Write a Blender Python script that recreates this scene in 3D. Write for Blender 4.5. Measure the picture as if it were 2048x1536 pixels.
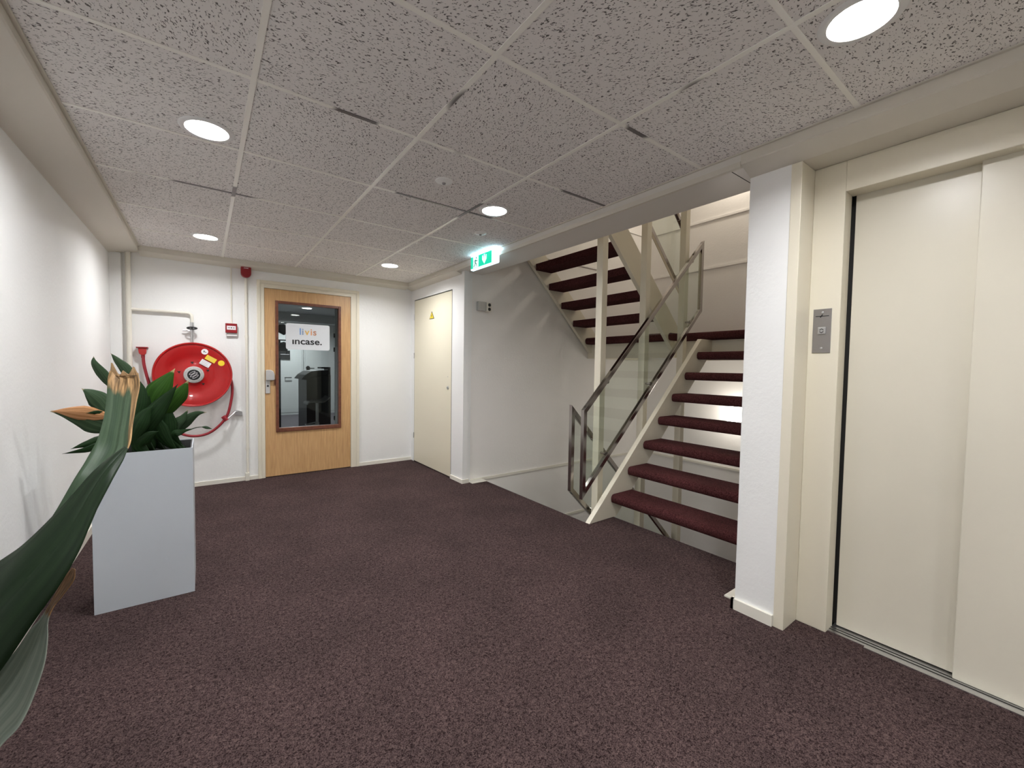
import bpy, math, random
from mathutils import Vector, Matrix
random.seed(7)
for o in list(bpy.data.objects):
    bpy.data.objects.remove(o)
sc = bpy.context.scene
COL = sc.collection
PI = math.pi

# ------------------------------------------------------------ camera
F_PX, PX, PY = 831.52, 1019.93, 768.28
CAM = Vector((-0.16457, -1.88525, 1.26359))
W_, P_, R_ = -0.6347, -0.0401, 0.0151
fwd = Vector((-math.sin(W_) * math.cos(P_), math.cos(W_) * math.cos(P_), math.sin(P_)))
rgt0 = Vector((math.cos(W_), math.sin(W_), 0))
up0 = rgt0.cross(fwd)
rgt = math.cos(R_) * rgt0 + math.sin(R_) * up0
upv = -math.sin(R_) * rgt0 + math.cos(R_) * up0
cd = bpy.data.cameras.new('camera')
cd.sensor_width = 36.0
cd.lens = F_PX / 2048 * 36.0
cd.shift_x = (1024 - PX) / 2048
cd.shift_y = -(768 - PY) / 2048
cd.clip_start = 0.02
co = bpy.data.objects.new('camera', cd)
co.matrix_world = Matrix(((rgt.x, upv.x, -fwd.x, CAM.x), (rgt.y, upv.y, -fwd.y, CAM.y), (rgt.z, upv.z, -fwd.z, CAM.z), (0, 0, 0, 1)))
COL.objects.link(co)
sc.camera = co

# ------------------------------------------------------------ world, exposure
wd = bpy.data.worlds.new('world')
sc.world = wd
wd.use_nodes = True
wd.node_tree.nodes['Background'].inputs[0].default_value = (0.9, 0.95, 1.0, 1)
wd.node_tree.nodes['Background'].inputs[1].default_value = 0.02
sc.view_settings.view_transform = 'Standard'
sc.view_settings.look = 'None'
sc.view_settings.gamma = 1.0
sc.view_settings.use_curve_mapping = False
sc.view_settings.exposure = 0.0
sc.cycles.use_denoising = True
sc.cycles.max_bounces = 12
sc.cycles.diffuse_bounces = 7
sc.cycles.transparent_max_bounces = 16
sc.cycles.sample_clamp_indirect = 6.0
DOWN_W = 13.6        # each recessed ceiling lamp
GLOBE_W = 8.5       # each round lamp on the stair wall
OFFICE_W = 30.0

# ------------------------------------------------------------ plan of the place (metres)
XL, YF, XR, CZ = -0.85, 3.392, 2.098, 2.339       # left wall, far wall, lift wall, tile height
CXL, CXR, CYF = -0.6425, 1.989, 3.288             # edges of the tiled field
YB = -4.6                                         # wall behind the viewpoint
XC, YS, XB = 2.075, 2.06, 5.3                     # cupboard front, stair side wall, stair back wall
YP = -0.86                                        # stair side of the white pillar
SLX = 2.345                                       # edge of the floor slab at the stairwell


def at(u, v, d):                                  # a point d metres deep along the direction (u, v) of the view
    x = (u - PX) / F_PX
    y = (PY - v) / F_PX
    return CAM + (fwd + rgt * x + upv * y) * d


def aty(u, v, y):                                 # the same on a plane of constant y
    r = fwd + rgt * ((u - PX) / F_PX) + upv * ((PY - v) / F_PX)
    return CAM + r * ((y - CAM.y) / r.y)


# ------------------------------------------------------------ materials
def sock(b, n, v):
    if n in b.inputs:
        b.inputs[n].default_value = v


def mat(name, col, rough=0.5, metal=0.0, bump=None, spec=0.5, var=None, emit=None, sheen=0.0, coat=0.0):
    m = bpy.data.materials.new(name)
    m.use_nodes = True
    nt = m.node_tree
    b = nt.nodes['Principled BSDF']
    b.inputs['Base Color'].default_value = (*col, 1)
    b.inputs['Roughness'].default_value = rough
    b.inputs['Metallic'].default_value = metal
    sock(b, 'Specular IOR Level', spec)
    sock(b, 'Sheen Weight', sheen)
    sock(b, 'Coat Weight', coat)
    if emit:
        b.inputs['Emission Color'].default_value = (*emit[0], 1)
        b.inputs['Emission Strength'].default_value = emit[1]
    tc = nt.nodes.new('ShaderNodeTexCoord')
    gm = nt.nodes.new('ShaderNodeNewGeometry')
    if var:                                       # (scale, amount, detail)
        n = nt.nodes.new('ShaderNodeTexNoise')
        n.inputs['Scale'].default_value = var[0]
        n.inputs['Detail'].default_value = var[2] if len(var) > 2 else 3
        nt.links.new(gm.outputs['Position'], n.inputs['Vector'])
        r = nt.nodes.new('ShaderNodeValToRGB')
        a = var[1]
        r.color_ramp.elements[0].position = 0.3
        r.color_ramp.elements[1].position = 0.7
        r.color_ramp.elements[0].color = (*[c * (1 - a) for c in col], 1)
        r.color_ramp.elements[1].color = (*[min(1, c * (1 + a)) for c in col], 1)
        nt.links.new(n.outputs['Fac'], r.inputs['Fac'])
        nt.links.new(r.outputs['Color'], b.inputs['Base Color'])
    if bump:                                      # (scale, strength, distance)
        n = nt.nodes.new('ShaderNodeTexNoise')
        n.inputs['Scale'].default_value = bump[0]
        n.inputs['Detail'].default_value = 3
        nt.links.new(gm.outputs['Position'], n.inputs['Vector'])
        bp = nt.nodes.new('ShaderNodeBump')
        bp.inputs['Strength'].default_value = bump[1]
        bp.inputs['Distance'].default_value = bump[2]
        nt.links.new(n.outputs['Fac'], bp.inputs['Height'])
        nt.links.new(bp.outputs['Normal'], b.inputs['Normal'])
    return m


M = {}
M['wall'] = mat('wall_paint', (0.85, 0.85, 0.835), 0.6, bump=(55, 0.25, 0.004), var=(2.0, 0.015))
M['stairwall'] = mat('stair_wall_paint', (0.85, 0.83, 0.80), 0.6, bump=(55, 0.25, 0.004), var=(2.0, 0.015))
M['cream'] = mat('cream_paint', (0.75, 0.70, 0.57), 0.38, bump=(40, 0.08, 0.002))
M['creamdoor'] = mat('cream_door_paint', (0.76, 0.71, 0.56), 0.33, bump=(90, 0.06, 0.001))
M['liftdoor'] = mat('lift_door_paint', (0.69, 0.65, 0.54), 0.32, bump=(120, 0.10, 0.001), var=(1.5, 0.03))
M['cove'] = mat('cove_paint', (0.70, 0.66, 0.58), 0.5, bump=(60, 0.1, 0.002))
M['soffit'] = mat('soffit_paint', (0.74, 0.71, 0.66), 0.35)
M['base'] = mat('baseboard_paint', (0.80, 0.77, 0.68), 0.4)
M['white'] = mat('white_lacquer', (0.82, 0.82, 0.81), 0.35)
M['pipe'] = mat('pipe_paint', (0.78, 0.75, 0.66), 0.35)
M['steel'] = mat('brushed_steel', (0.46, 0.43, 0.41), 0.16, 1.0, bump=(300, 0.05, 0.0005))
M['panelsteel'] = mat('call_panel_steel', (0.36, 0.34, 0.33), 0.42, 1.0, bump=(300, 0.08, 0.0005))
M['alu'] = mat('aluminium', (0.62, 0.62, 0.63), 0.35, 1.0)
M['silver'] = mat('satin_silver', (0.62, 0.62, 0.61), 0.4, 0.6)
M['black'] = mat('black_plastic', (0.012, 0.012, 0.013), 0.4)
M['stoolseat'] = mat('stool_seat_leather', (0.16, 0.16, 0.16), 0.35)
M['darkgap'] = mat('dark_gap', (0.02, 0.018, 0.015), 0.8)
M['red'] = mat('red_enamel', (0.42, 0.007, 0.008), 0.30, bump=(9, 0.25, 0.01), coat=0.3)
M['redhose'] = mat('red_rubber', (0.30, 0.015, 0.025), 0.5)
M['redplastic'] = mat('red_plastic', (0.26, 0.006, 0.010), 0.3)
M['yellow'] = mat('yellow_sticker', (0.85, 0.62, 0.03), 0.5)
M['paper'] = mat('white_sticker', (0.80, 0.76, 0.78), 0.5)
M['greyink'] = mat('grey_ink', (0.35, 0.33, 0.33), 0.6)
M['hub'] = mat('grey_hub', (0.55, 0.55, 0.53), 0.4, 0.3)
M['planter'] = mat('planter_lacquer', (0.51, 0.55, 0.59), 0.42, bump=(200, 0.03, 0.0005))
M['planter_in'] = mat('planter_liner', (0.05, 0.05, 0.05), 0.6)
M['walnut'] = mat('dark_moulding', (0.16, 0.055, 0.03), 0.35, bump=(60, 0.1, 0.001), var=(30, 0.25))
M['lensoff'] = mat('detector_white', (0.90, 0.90, 0.88), 0.4)
M['orange'] = mat('sign_orange', (0.72, 0.30, 0.12), 0.5)
M['brownor'] = mat('sign_brown_orange', (0.50, 0.22, 0.12), 0.5)
M['blue'] = mat('sign_blue', (0.16, 0.30, 0.58), 0.5)
M['slate'] = mat('sign_slate', (0.20, 0.28, 0.42), 0.5)
M['amber'] = mat('sign_amber', (0.75, 0.45, 0.10), 0.5)
M['signplate'] = mat('sign_plate', (0.66, 0.68, 0.70), 0.45)
M['glow'] = mat('lamp_diffuser', (0.9, 0.9, 0.9), 0.4, emit=((1.0, 0.97, 0.94), 9.0))
M['globe'] = mat('globe_glass', (0.9, 0.9, 0.9), 0.3, emit=((1.0, 0.96, 0.88), 9.0))
M['officewall'] = mat('office_wall_paint', (0.62, 0.64, 0.63), 0.6)
M['officefloor'] = mat('office_carpet', (0.10, 0.09, 0.10), 0.95, bump=(500, 0.6, 0.003))
M['exitwhite'] = mat('exit_case', (0.85, 0.9, 0.9), 0.4, emit=((0.60, 0.88, 1.0), 2.6))
M['exitlight'] = mat('exit_light_strip', (0.8, 0.9, 1.0), 0.4, emit=((0.50, 0.78, 1.0), 70.0))
M['exitgreen'] = mat('exit_green', (0.0, 0.45, 0.27), 0.4, emit=((0.0, 0.72, 0.43), 0.85))
M['exitpict'] = mat('exit_pictogram', (0.8, 0.9, 0.88), 0.4, emit=((0.75, 0.95, 0.90), 1.0))
M['exitman'] = mat('exit_figure', (0.0, 0.16, 0.14), 0.4, emit=((0.0, 0.20, 0.17), 0.5))


def wood():
    m = mat('beech_veneer', (0.60, 0.38, 0.19), 0.38)
    nt = m.node_tree
    b = nt.nodes['Principled BSDF']
    g = nt.nodes.new('ShaderNodeNewGeometry')
    mp = nt.nodes.new('ShaderNodeMapping')
    mp.inputs['Scale'].default_value = (38, 38, 2.2)
    nt.links.new(g.outputs['Position'], mp.inputs['Vector'])
    n = nt.nodes.new('ShaderNodeTexNoise')
    n.inputs['Scale'].default_value = 2.2
    n.inputs['Detail'].default_value = 6
    n.inputs['Distortion'].default_value = 0.6
    nt.links.new(mp.outputs['Vector'], n.inputs['Vector'])
    r = nt.nodes.new('ShaderNodeValToRGB')
    r.color_ramp.elements[0].position = 0.3
    r.color_ramp.elements[1].position = 0.7
    r.color_ramp.elements[0].color = (0.50, 0.29, 0.125, 1)
    r.color_ramp.elements[1].color = (0.64, 0.40, 0.19, 1)
    nt.links.new(n.outputs['Fac'], r.inputs['Fac'])
    nt.links.new(r.outputs['Color'], b.inputs['Base Color'])
    return m


M['wood'] = wood()


def carpet(name, c0, c1, scale=330, spec=0.05):
    m = mat(name, c0, 0.97, spec=spec)
    nt = m.node_tree
    b = nt.nodes['Principled BSDF']
    g = nt.nodes.new('ShaderNodeNewGeometry')
    v = nt.nodes.new('ShaderNodeTexNoise')
    v.inputs['Scale'].default_value = scale * 0.42
    v.inputs['Detail'].default_value = 4
    v.inputs['Distortion'].default_value = 1.2
    n = nt.nodes.new('ShaderNodeTexNoise')
    n.inputs['Scale'].default_value = scale * 1.1
    n.inputs['Detail'].default_value = 2
    n2 = nt.nodes.new('ShaderNodeTexNoise')
    n2.inputs['Scale'].default_value = 2.2
    n2.inputs['Detail'].default_value = 3
    for k in (v, n, n2):
        nt.links.new(g.outputs['Position'], k.inputs['Vector'])
    r = nt.nodes.new('ShaderNodeValToRGB')
    r.color_ramp.elements[0].position = 0.40
    r.color_ramp.elements[1].position = 0.62
    r.color_ramp.elements[0].color = (*c0, 1)
    r.color_ramp.elements[1].color = (*c1, 1)
    ad = nt.nodes.new('ShaderNodeMath')
    ad.operation = 'ADD'
    mu = nt.nodes.new('ShaderNodeMath')
    mu.operation = 'MULTIPLY'
    mu.inputs[1].default_value = 0.5
    nt.links.new(v.outputs['Fac'], ad.inputs[0])
    nt.links.new(n.outputs['Fac'], ad.inputs[1])
    nt.links.new(ad.outputs[0], mu.inputs[0])
    nt.links.new(mu.outputs[0], r.inputs['Fac'])
    r2 = nt.nodes.new('ShaderNodeValToRGB')
    r2.color_ramp.elements[0].position = 0.35
    r2.color_ramp.elements[1].position = 0.65
    r2.color_ramp.elements[0].color = (0.86, 0.86, 0.86, 1)
    r2.color_ramp.elements[1].color = (1.08, 1.06, 1.06, 1)
    nt.links.new(n2.outputs['Fac'], r2.inputs['Fac'])
    mx = nt.nodes.new('ShaderNodeMix')
    mx.data_type = 'RGBA'
    mx.blend_type = 'MULTIPLY'
    mx.inputs[0].default_value = 1.0
    nt.links.new(r.outputs['Color'], mx.inputs[6])
    nt.links.new(r2.outputs['Color'], mx.inputs[7])
    nt.links.new(mx.outputs[2], b.inputs['Base Color'])
    bp = nt.nodes.new('ShaderNodeBump')
    bp.inputs['Strength'].default_value = 0.8
    bp.inputs['Distance'].default_value = 0.006
    nt.links.new(mu.outputs[0], bp.inputs['Height'])
    nt.links.new(bp.outputs['Normal'], b.inputs['Normal'])
    return m


M['carpet'] = carpet('aubergine_carpet', (0.018, 0.010, 0.011), (0.122, 0.083, 0.079), 210)
M['tread'] = carpet('oxblood_stair_carpet', (0.026, 0.008, 0.009), (0.145, 0.050, 0.050), 300)


def tile_mat():
    m = mat('fissured_ceiling_tile', (0.86, 0.86, 0.84), 0.9, spec=0.1)
    nt = m.node_tree
    b = nt.nodes['Principled BSDF']
    g = nt.nodes.new('ShaderNodeNewGeometry')
    # each tile turns its fissures its own way
    mp0 = nt.nodes.new('ShaderNodeMapping')
    mp0.inputs['Scale'].default_value = (1 / 0.66, 1 / 0.66, 0)
    fl = nt.nodes.new('ShaderNodeVectorMath')
    fl.operation = 'FLOOR'
    wn = nt.nodes.new('ShaderNodeTexWhiteNoise')
    nt.links.new(g.outputs['Position'], mp0.inputs['Vector'])
    nt.links.new(mp0.outputs['Vector'], fl.inputs[0])
    nt.links.new(fl.outputs[0], wn.inputs['Vector'])
    an = nt.nodes.new('ShaderNodeMath')
    an.operation = 'MULTIPLY'
    an.inputs[1].default_value = 6.28
    nt.links.new(wn.outputs['Value'], an.inputs[0])
    rot = nt.nodes.new('ShaderNodeVectorRotate')
    rot.rotation_type = 'Z_AXIS'
    nt.links.new(g.outputs['Position'], rot.inputs['Vector'])
    nt.links.new(an.outputs[0], rot.inputs['Angle'])
    mp = nt.nodes.new('ShaderNodeMapping')
    mp.inputs['Scale'].default_value = (1.0, 0.5, 1.0)
    nt.links.new(rot.outputs['Vector'], mp.inputs['Vector'])
    n = nt.nodes.new('ShaderNodeTexNoise')
    n.inputs['Scale'].default_value = 175
    n.inputs['Detail'].default_value = 1.0
    n.inputs['Distortion'].default_value = 0.7
    nt.links.new(mp.outputs['Vector'], n.inputs['Vector'])
    r = nt.nodes.new('ShaderNodeValToRGB')
    r.color_ramp.elements[0].position = 0.61
    r.color_ramp.elements[1].position = 0.66
    r.color_ramp.elements[0].color = (0, 0, 0, 1)
    r.color_ramp.elements[1].color = (1, 1, 1, 1)
    nt.links.new(n.outputs['Fac'], r.inputs['Fac'])
    mx = nt.nodes.new('ShaderNodeMix')
    mx.data_type = 'RGBA'
    mx.inputs[6].default_value = (0.84, 0.81, 0.79, 1)
    mx.inputs[7].default_value = (0.16, 0.145, 0.14, 1)
    nt.links.new(r.outputs['Color'], mx.inputs[0])
    nt.links.new(mx.outputs[2], b.inputs['Base Color'])
    bp = nt.nodes.new('ShaderNodeBump')
    bp.inputs['Strength'].default_value = 0.5
    bp.inputs['Distance'].default_value = 0.003
    bp.invert = True
    nt.links.new(r.outputs['Color'], bp.inputs['Height'])
    nt.links.new(bp.outputs['Normal'], b.inputs['Normal'])
    return m


M['tile'] = tile_mat()


def bar_mat():
    m = mat('ceiling_bar_enamel', (0.80, 0.78, 0.72), 0.3)
    nt = m.node_tree
    b = nt.nodes['Principled BSDF']
    g = nt.nodes.new('ShaderNodeNewGeometry')
    n = nt.nodes.new('ShaderNodeTexNoise')
    n.inputs['Scale'].default_value = 1.9
    n.inputs['Detail'].default_value = 1
    nt.links.new(g.outputs['Position'], n.inputs['Vector'])
    r = nt.nodes.new('ShaderNodeValToRGB')
    r.color_ramp.elements[0].position = 0.345
    r.color_ramp.elements[1].position = 0.37
    r.color_ramp.elements[0].color = (0.13, 0.11, 0.11, 1)
    r.color_ramp.elements[1].color = (0.92, 0.90, 0.84, 1)
    nt.links.new(n.outputs['Fac'], r.inputs['Fac'])
    nt.links.new(r.outputs['Color'], b.inputs['Base Color'])
    return m


M['bar'] = bar_mat()


def glass(name, tint, refl=1.0):
    m = bpy.data.materials.new(name)
    m.use_nodes = True
    nt = m.node_tree
    nt.nodes.clear()
    out = nt.nodes.new('ShaderNodeOutputMaterial')
    tr = nt.nodes.new('ShaderNodeBsdfTransparent')
    tr.inputs[0].default_value = (*tint, 1)
    gl = nt.nodes.new('ShaderNodeBsdfGlossy')
    gl.inputs['Roughness'].default_value = 0.02
    gl.inputs['Color'].default_value = (0.9, 0.95, 0.93, 1)
    fr = nt.nodes.new('ShaderNodeLayerWeight')
    pw = nt.nodes.new('ShaderNodeMath')
    pw.operation = 'POWER'
    pw.inputs[1].default_value = 4.0
    nt.links.new(fr.outputs['Facing'], pw.inputs[0])
    mu = nt.nodes.new('ShaderNodeMath')
    mu.operation = 'MULTIPLY_ADD'
    mu.inputs[1].default_value = 0.8 * refl
    mu.inputs[2].default_value = 0.035 * refl
    mx = nt.nodes.new('ShaderNodeMixShader')
    nt.links.new(pw.outputs[0], mu.inputs[0])
    nt.links.new(mu.outputs[0], mx.inputs[0])
    nt.links.new(tr.outputs[0], mx.inputs[1])
    nt.links.new(gl.outputs[0], mx.inputs[2])
    nt.links.new(mx.outputs[0], out.inputs[0])
    return m


M['glass'] = glass('stair_glass', (0.93, 0.955, 0.93), 1.0)
M['doorglass'] = glass('door_glass', (0.82, 0.86, 0.86), 0.7)


def leaf_mat(name, c0, c1, tip=None, scale=14.0, rough=0.48, trans=0.10):
    """c0-c1 mottled green; tip=(colour, start) a dried brown end measured along the blade (UV v)."""
    m = mat(name, c0, rough, spec=0.22)
    nt = m.node_tree
    b = nt.nodes['Principled BSDF']
    uv = nt.nodes.new('ShaderNodeUVMap')
    mp = nt.nodes.new('ShaderNodeMapping')
    mp.inputs['Scale'].default_value = (scale, 0.9, 1)
    nt.links.new(uv.outputs[0], mp.inputs['Vector'])
    n = nt.nodes.new('ShaderNodeTexNoise')
    n.inputs['Scale'].default_value = 1.0
    n.inputs['Detail'].default_value = 5
    nt.links.new(mp.outputs['Vector'], n.inputs['Vector'])
    r = nt.nodes.new('ShaderNodeValToRGB')
    r.color_ramp.elements[0].position = 0.32
    r.color_ramp.elements[1].position = 0.68
    r.color_ramp.elements[0].color = (*c0, 1)
    r.color_ramp.elements[1].color = (*c1, 1)
    nt.links.new(n.outputs['Fac'], r.inputs['Fac'])
    last = r.outputs['Color']
    if tip:
        sx = nt.nodes.new('ShaderNodeSeparateXYZ')
        nt.links.new(uv.outputs[0], sx.inputs[0])
        n3 = nt.nodes.new('ShaderNodeTexNoise')
        n3.inputs['Scale'].default_value = 6
        n3.inputs['Detail'].default_value = 4
        nt.links.new(uv.outputs[0], n3.inputs['Vector'])
        ad = nt.nodes.new('ShaderNodeMath')
        ad.operation = 'MULTIPLY_ADD'
        ad.inputs[1].default_value = tip[2]
        nt.links.new(n3.outputs['Fac'], ad.inputs[0])
        if len(tip) > 3:                          # a dried right margin as well
            px = nt.nodes.new('ShaderNodeMath')
            px.operation = 'SUBTRACT'
            px.use_clamp = True
            px.inputs[1].default_value = 0.66
            nt.links.new(sx.outputs['X'], px.inputs[0])
            mxx = nt.nodes.new('ShaderNodeMath')
            mxx.operation = 'MULTIPLY_ADD'
            mxx.inputs[1].default_value = tip[3]
            nt.links.new(px.outputs[0], mxx.inputs[0])
            nt.links.new(sx.outputs['Y'], mxx.inputs[2])
            nt.links.new(mxx.outputs[0], ad.inputs[2])
        else:
            nt.links.new(sx.outputs['Y'], ad.inputs[2])
        off = nt.nodes.new('ShaderNodeMath')
        off.operation = 'SUBTRACT'
        off.inputs[1].default_value = tip[1] + tip[2] * .5 - .5
        nt.links.new(ad.outputs[0], off.inputs[0])
        r3 = nt.nodes.new('ShaderNodeValToRGB')
        r3.color_ramp.elements[0].position = .49
        r3.color_ramp.elements[1].position = .52
        r3.color_ramp.elements[0].color = (0, 0, 0, 1)
        r3.color_ramp.elements[1].color = (1, 1, 1, 1)
        nt.links.new(off.outputs[0], r3.inputs['Fac'])
        n4 = nt.nodes.new('ShaderNodeTexNoise')
        n4.inputs['Scale'].default_value = 9
        n4.inputs['Detail'].default_value = 6
        mp4 = nt.nodes.new('ShaderNodeMapping')
        mp4.inputs['Scale'].default_value = (2.0, 1.0, 1)
        nt.links.new(uv.outputs[0], mp4.inputs['Vector'])
        nt.links.new(mp4.outputs['Vector'], n4.inputs['Vector'])
        r4 = nt.nodes.new('ShaderNodeValToRGB')
        r4.color_ramp.elements[0].position = 0.38
        r4.color_ramp.elements[1].position = 0.62
        r4.color_ramp.elements[0].color = (*[c * 0.28 for c in tip[0]], 1)
        r4.color_ramp.elements[1].color = (*tip[0], 1)
        nt.links.new(n4.outputs['Fac'], r4.inputs['Fac'])
        mx = nt.nodes.new('ShaderNodeMix')
        mx.data_type = 'RGBA'
        nt.links.new(r3.outputs['Color'], mx.inputs[0])
        nt.links.new(last, mx.inputs[6])
        nt.links.new(r4.outputs['Color'], mx.inputs[7])
        last = mx.outputs[2]
    nt.links.new(last, b.inputs['Base Color'])
    bp = nt.nodes.new('ShaderNodeBump')
    bp.inputs['Strength'].default_value = 0.25
    bp.inputs['Distance'].default_value = 0.002
    nt.links.new(n.outputs['Fac'], bp.inputs['Height'])
    nt.links.new(bp.outputs['Normal'], b.inputs['Normal'])
    tl = nt.nodes.new('ShaderNodeBsdfTranslucent')
    nt.links.new(last, tl.inputs['Color'])
    ms = nt.nodes.new('ShaderNodeMixShader')
    ms.inputs[0].default_value = trans
    nt.links.new(b.outputs[0], ms.inputs[1])
    nt.links.new(tl.outputs[0], ms.inputs[2])
    nt.links.new(ms.outputs[0], nt.nodes['Material Output'].inputs[0])
    return m


TIPB = (0.62, 0.36, 0.17)
M['leaf_dark'] = leaf_mat('leaf_dark_green', (0.006, 0.020, 0.006), (0.020, 0.055, 0.015))
M['leaf_mid'] = leaf_mat('leaf_green', (0.020, 0.065, 0.008), (0.055, 0.145, 0.020), ((0.75, 0.62, 0.30), .92, .10))
M['leaf_grey'] = leaf_mat('leaf_grey_green', (0.025, 0.055, 0.025), (0.070, 0.115, 0.060), ((0.70, 0.60, 0.40), .93, .10))
M['leaf_dry'] = leaf_mat('leaf_dried_orange', (0.42, 0.17, 0.05), (0.78, 0.45, 0.24))
M['leaf_big'] = leaf_mat('leaf_big_underside', (0.020, 0.042, 0.022), (0.070, 0.105, 0.062), ((0.46, 0.28, 0.13), .895, .14, 1.0), 9.0)
M['leaf_bigdark'] = leaf_mat('leaf_big_topside', (0.003, 0.010, 0.003), (0.010, 0.025, 0.008), None, 7.0, 0.5)
M['leaf_pale'] = leaf_mat('leaf_pale_underside', (0.34, 0.40, 0.34), (0.56, 0.61, 0.53), (TIPB, .70, .10), 16.0, 0.5, 0.4)
M['leaf_torn'] = leaf_mat('leaf_torn_tip', (0.13, 0.07, 0.03), (0.50, 0.32, 0.16))
M['stem'] = mat('leaf_stalk', (0.02, 0.05, 0.015), 0.5)


def soil_mat():
    m = mat('bark_mulch', (0.05, 0.025, 0.014), 0.9, bump=(45, 1.0, 0.02), var=(60, 0.8, 5))
    return m


M['soil'] = soil_mat()


# ------------------------------------------------------------ mesh helpers
class MB:
    def __init__(s):
        s.v = []
        s.f = []
        s.uv = {}
        s.smooth = False

    def box(s, x0, x1, y0, y1, z0, z1):
        n = len(s.v)
        s.v += [(x, y, z) for z in (z0, z1) for y in (y0, y1) for x in (x0, x1)]
        s.f += [tuple(n + i for i in q) for q in ((0, 2, 3, 1), (4, 5, 7, 6), (0, 1, 5, 4), (2, 6, 7, 3), (0, 4, 6, 2), (1, 3, 7, 5))]
        return s

    def prism(s, pts, axis, a, b):
        """closed outline pts (2D) swept along an axis between a and b"""
        n = len(s.v)
        k = len(pts)

        def p3(p, t):
            if axis == 'x':
                return (t, p[0], p[1])
            if axis == 'y':
                return (p[0], t, p[1])
            return (p[0], p[1], t)
        s.v += [p3(p, a) for p in pts] + [p3(p, b) for p in pts]
        s.f.append(tuple(range(n, n + k)))
        s.f.append(tuple(range(n + 2 * k - 1, n + k - 1, -1)))
        for i in range(k):
            j = (i + 1) % k
            s.f.append((n + i, n + k + i, n + k + j, n + j))
        return s

    def tube(s, pts, r, seg=12, cap=True):
        pts = [Vector(p) for p in pts]
        n0 = len(s.v)
        prev = None
        for i, p in enumerate(pts):
            t = (pts[min(i + 1, len(pts) - 1)] - pts[max(i - 1, 0)]).normalized()
            if prev is None:
                a = Vector((0, 0, 1)) if abs(t.z) < 0.9 else Vector((1, 0, 0))
                a = (a - t * a.dot(t)).normalized()
            else:
                a = (prev - t * prev.dot(t)).normalized()
            prev = a
            b = t.cross(a)
            rr = r[i] if isinstance(r, (list, tuple)) else r
            for k in range(seg):
                c = 2 * PI * k / seg
                s.v.append(tuple(p + (a * math.cos(c) + b * math.sin(c)) * rr))
        for i in range(len(pts) - 1):
            for k in range(seg):
                k2 = (k + 1) % seg
                q = n0 + i * seg
                s.f.append((q + k, q + k2, q + seg + k2, q + seg + k))
        if cap:
            s.f.append(tuple(n0 + k for k in range(seg))[::-1])
            q = n0 + (len(pts) - 1) * seg
            s.f.append(tuple(q + k for k in range(seg)))
        return s

    def bar(s, p, q, w, h, ref=(0, 0, 1)):
        """rectangular bar from p to q, w across, h along ref"""
        p, q = Vector(p), Vector(q)
        t = (q - p).normalized()
        r = Vector(ref)
        a = (r - t * r.dot(t)).normalized() * h / 2
        b = t.cross(a).normalized() * w / 2
        n = len(s.v)
        for c in (p, q):
            s.v += [tuple(c + a + b), tuple(c + a - b), tuple(c - a - b), tuple(c - a + b)]
        s.f += [(n, n + 1, n + 2, n + 3), (n + 7, n + 6, n + 5, n + 4)]
        for i in range(4):
            j = (i + 1) % 4
            s.f.append((n + i, n + 4 + i, n + 4 + j, n + j))
        return s

    def lathe(s, prof, centre, axis='z', seg=48):
        """profile [(radius, height)] turned about an axis through centre"""
        n = len(s.v)
        c = Vector(centre)
        for r, h in prof:
            for k in range(seg):
                a = 2 * PI * k / seg
                u, w = r * math.cos(a), r * math.sin(a)
                s.v.append(tuple(c + (Vector((u, w, h)) if axis == 'z' else Vector((u, h, w)) if axis == 'y' else Vector((h, u, w)))))
        for i in range(len(prof) - 1):
            for k in range(seg):
                k2 = (k + 1) % seg
                s.f.append((n + i * seg + k, n + i * seg + k2, n + (i + 1) * seg + k2, n + (i + 1) * seg + k))
        if prof[0][0] > 1e-6:
            s.f.append(tuple(n + k for k in range(seg))[::-1])
        if prof[-1][0] > 1e-6:
            q = n + (len(prof) - 1) * seg
            s.f.append(tuple(q + k for k in range(seg)))
        s.smooth = True
        return s

    def build(s, name, m, parent=None, bevel=0.0, smooth=None, org=None):
        if parent is not None:
            o0 = Vector(parent.get('_o', (0, 0, 0)))
        elif org is not None:
            o0 = Vector(org)
        else:
            xs, ys, zs = zip(*s.v)
            o0 = Vector(((min(xs) + max(xs)) / 2, (min(ys) + max(ys)) / 2, min(zs)))
        me = bpy.data.meshes.new(name)
        me.from_pydata([tuple(Vector(v) - o0) for v in s.v], [], s.f)
        me.validate()
        if s.uv:
            ul = me.uv_layers.new(name='UVMap')
            for poly in me.polygons:
                for li in poly.loop_indices:
                    ul.data[li].uv = s.uv[me.loops[li].vertex_index]
        import bmesh
        b = bmesh.new()
        b.from_mesh(me)
        bmesh.ops.recalc_face_normals(b, faces=b.faces)
        b.to_mesh(me)
        b.free()
        me.materials.append(m)
        if s.smooth if smooth is None else smooth:
            for p in me.polygons:
                p.use_smooth = True
            try:
                me.set_sharp_from_angle(angle=math.radians(38))
            except Exception:
                pass
        o = bpy.data.objects.new(name, me)
        COL.objects.link(o)
        if parent is not None:
            o.parent = parent
            o['_o'] = tuple(o0)
        else:
            o.location = o0
            o['_o'] = tuple(o0)
        if bevel:
            md = o.modifiers.new('bevel', 'BEVEL')
            md.width = bevel
            md.segments = 2
            md.limit_method = 'ANGLE'
        return o


def B(*a):
    return MB().box(*a)


def thing(name, label, cat, loc, group=None):
    o = bpy.data.objects.new(name, None)
    o.empty_display_size = 0.1
    o.location = loc
    o['_o'] = tuple(loc)
    COL.objects.link(o)
    return tag(o, label, cat, group)


def tag(o, label, cat, group=None, kind=None):
    o['label'] = label
    o['category'] = cat
    if group:
        o['group'] = group
    if kind:
        o['kind'] = kind
    return o


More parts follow.
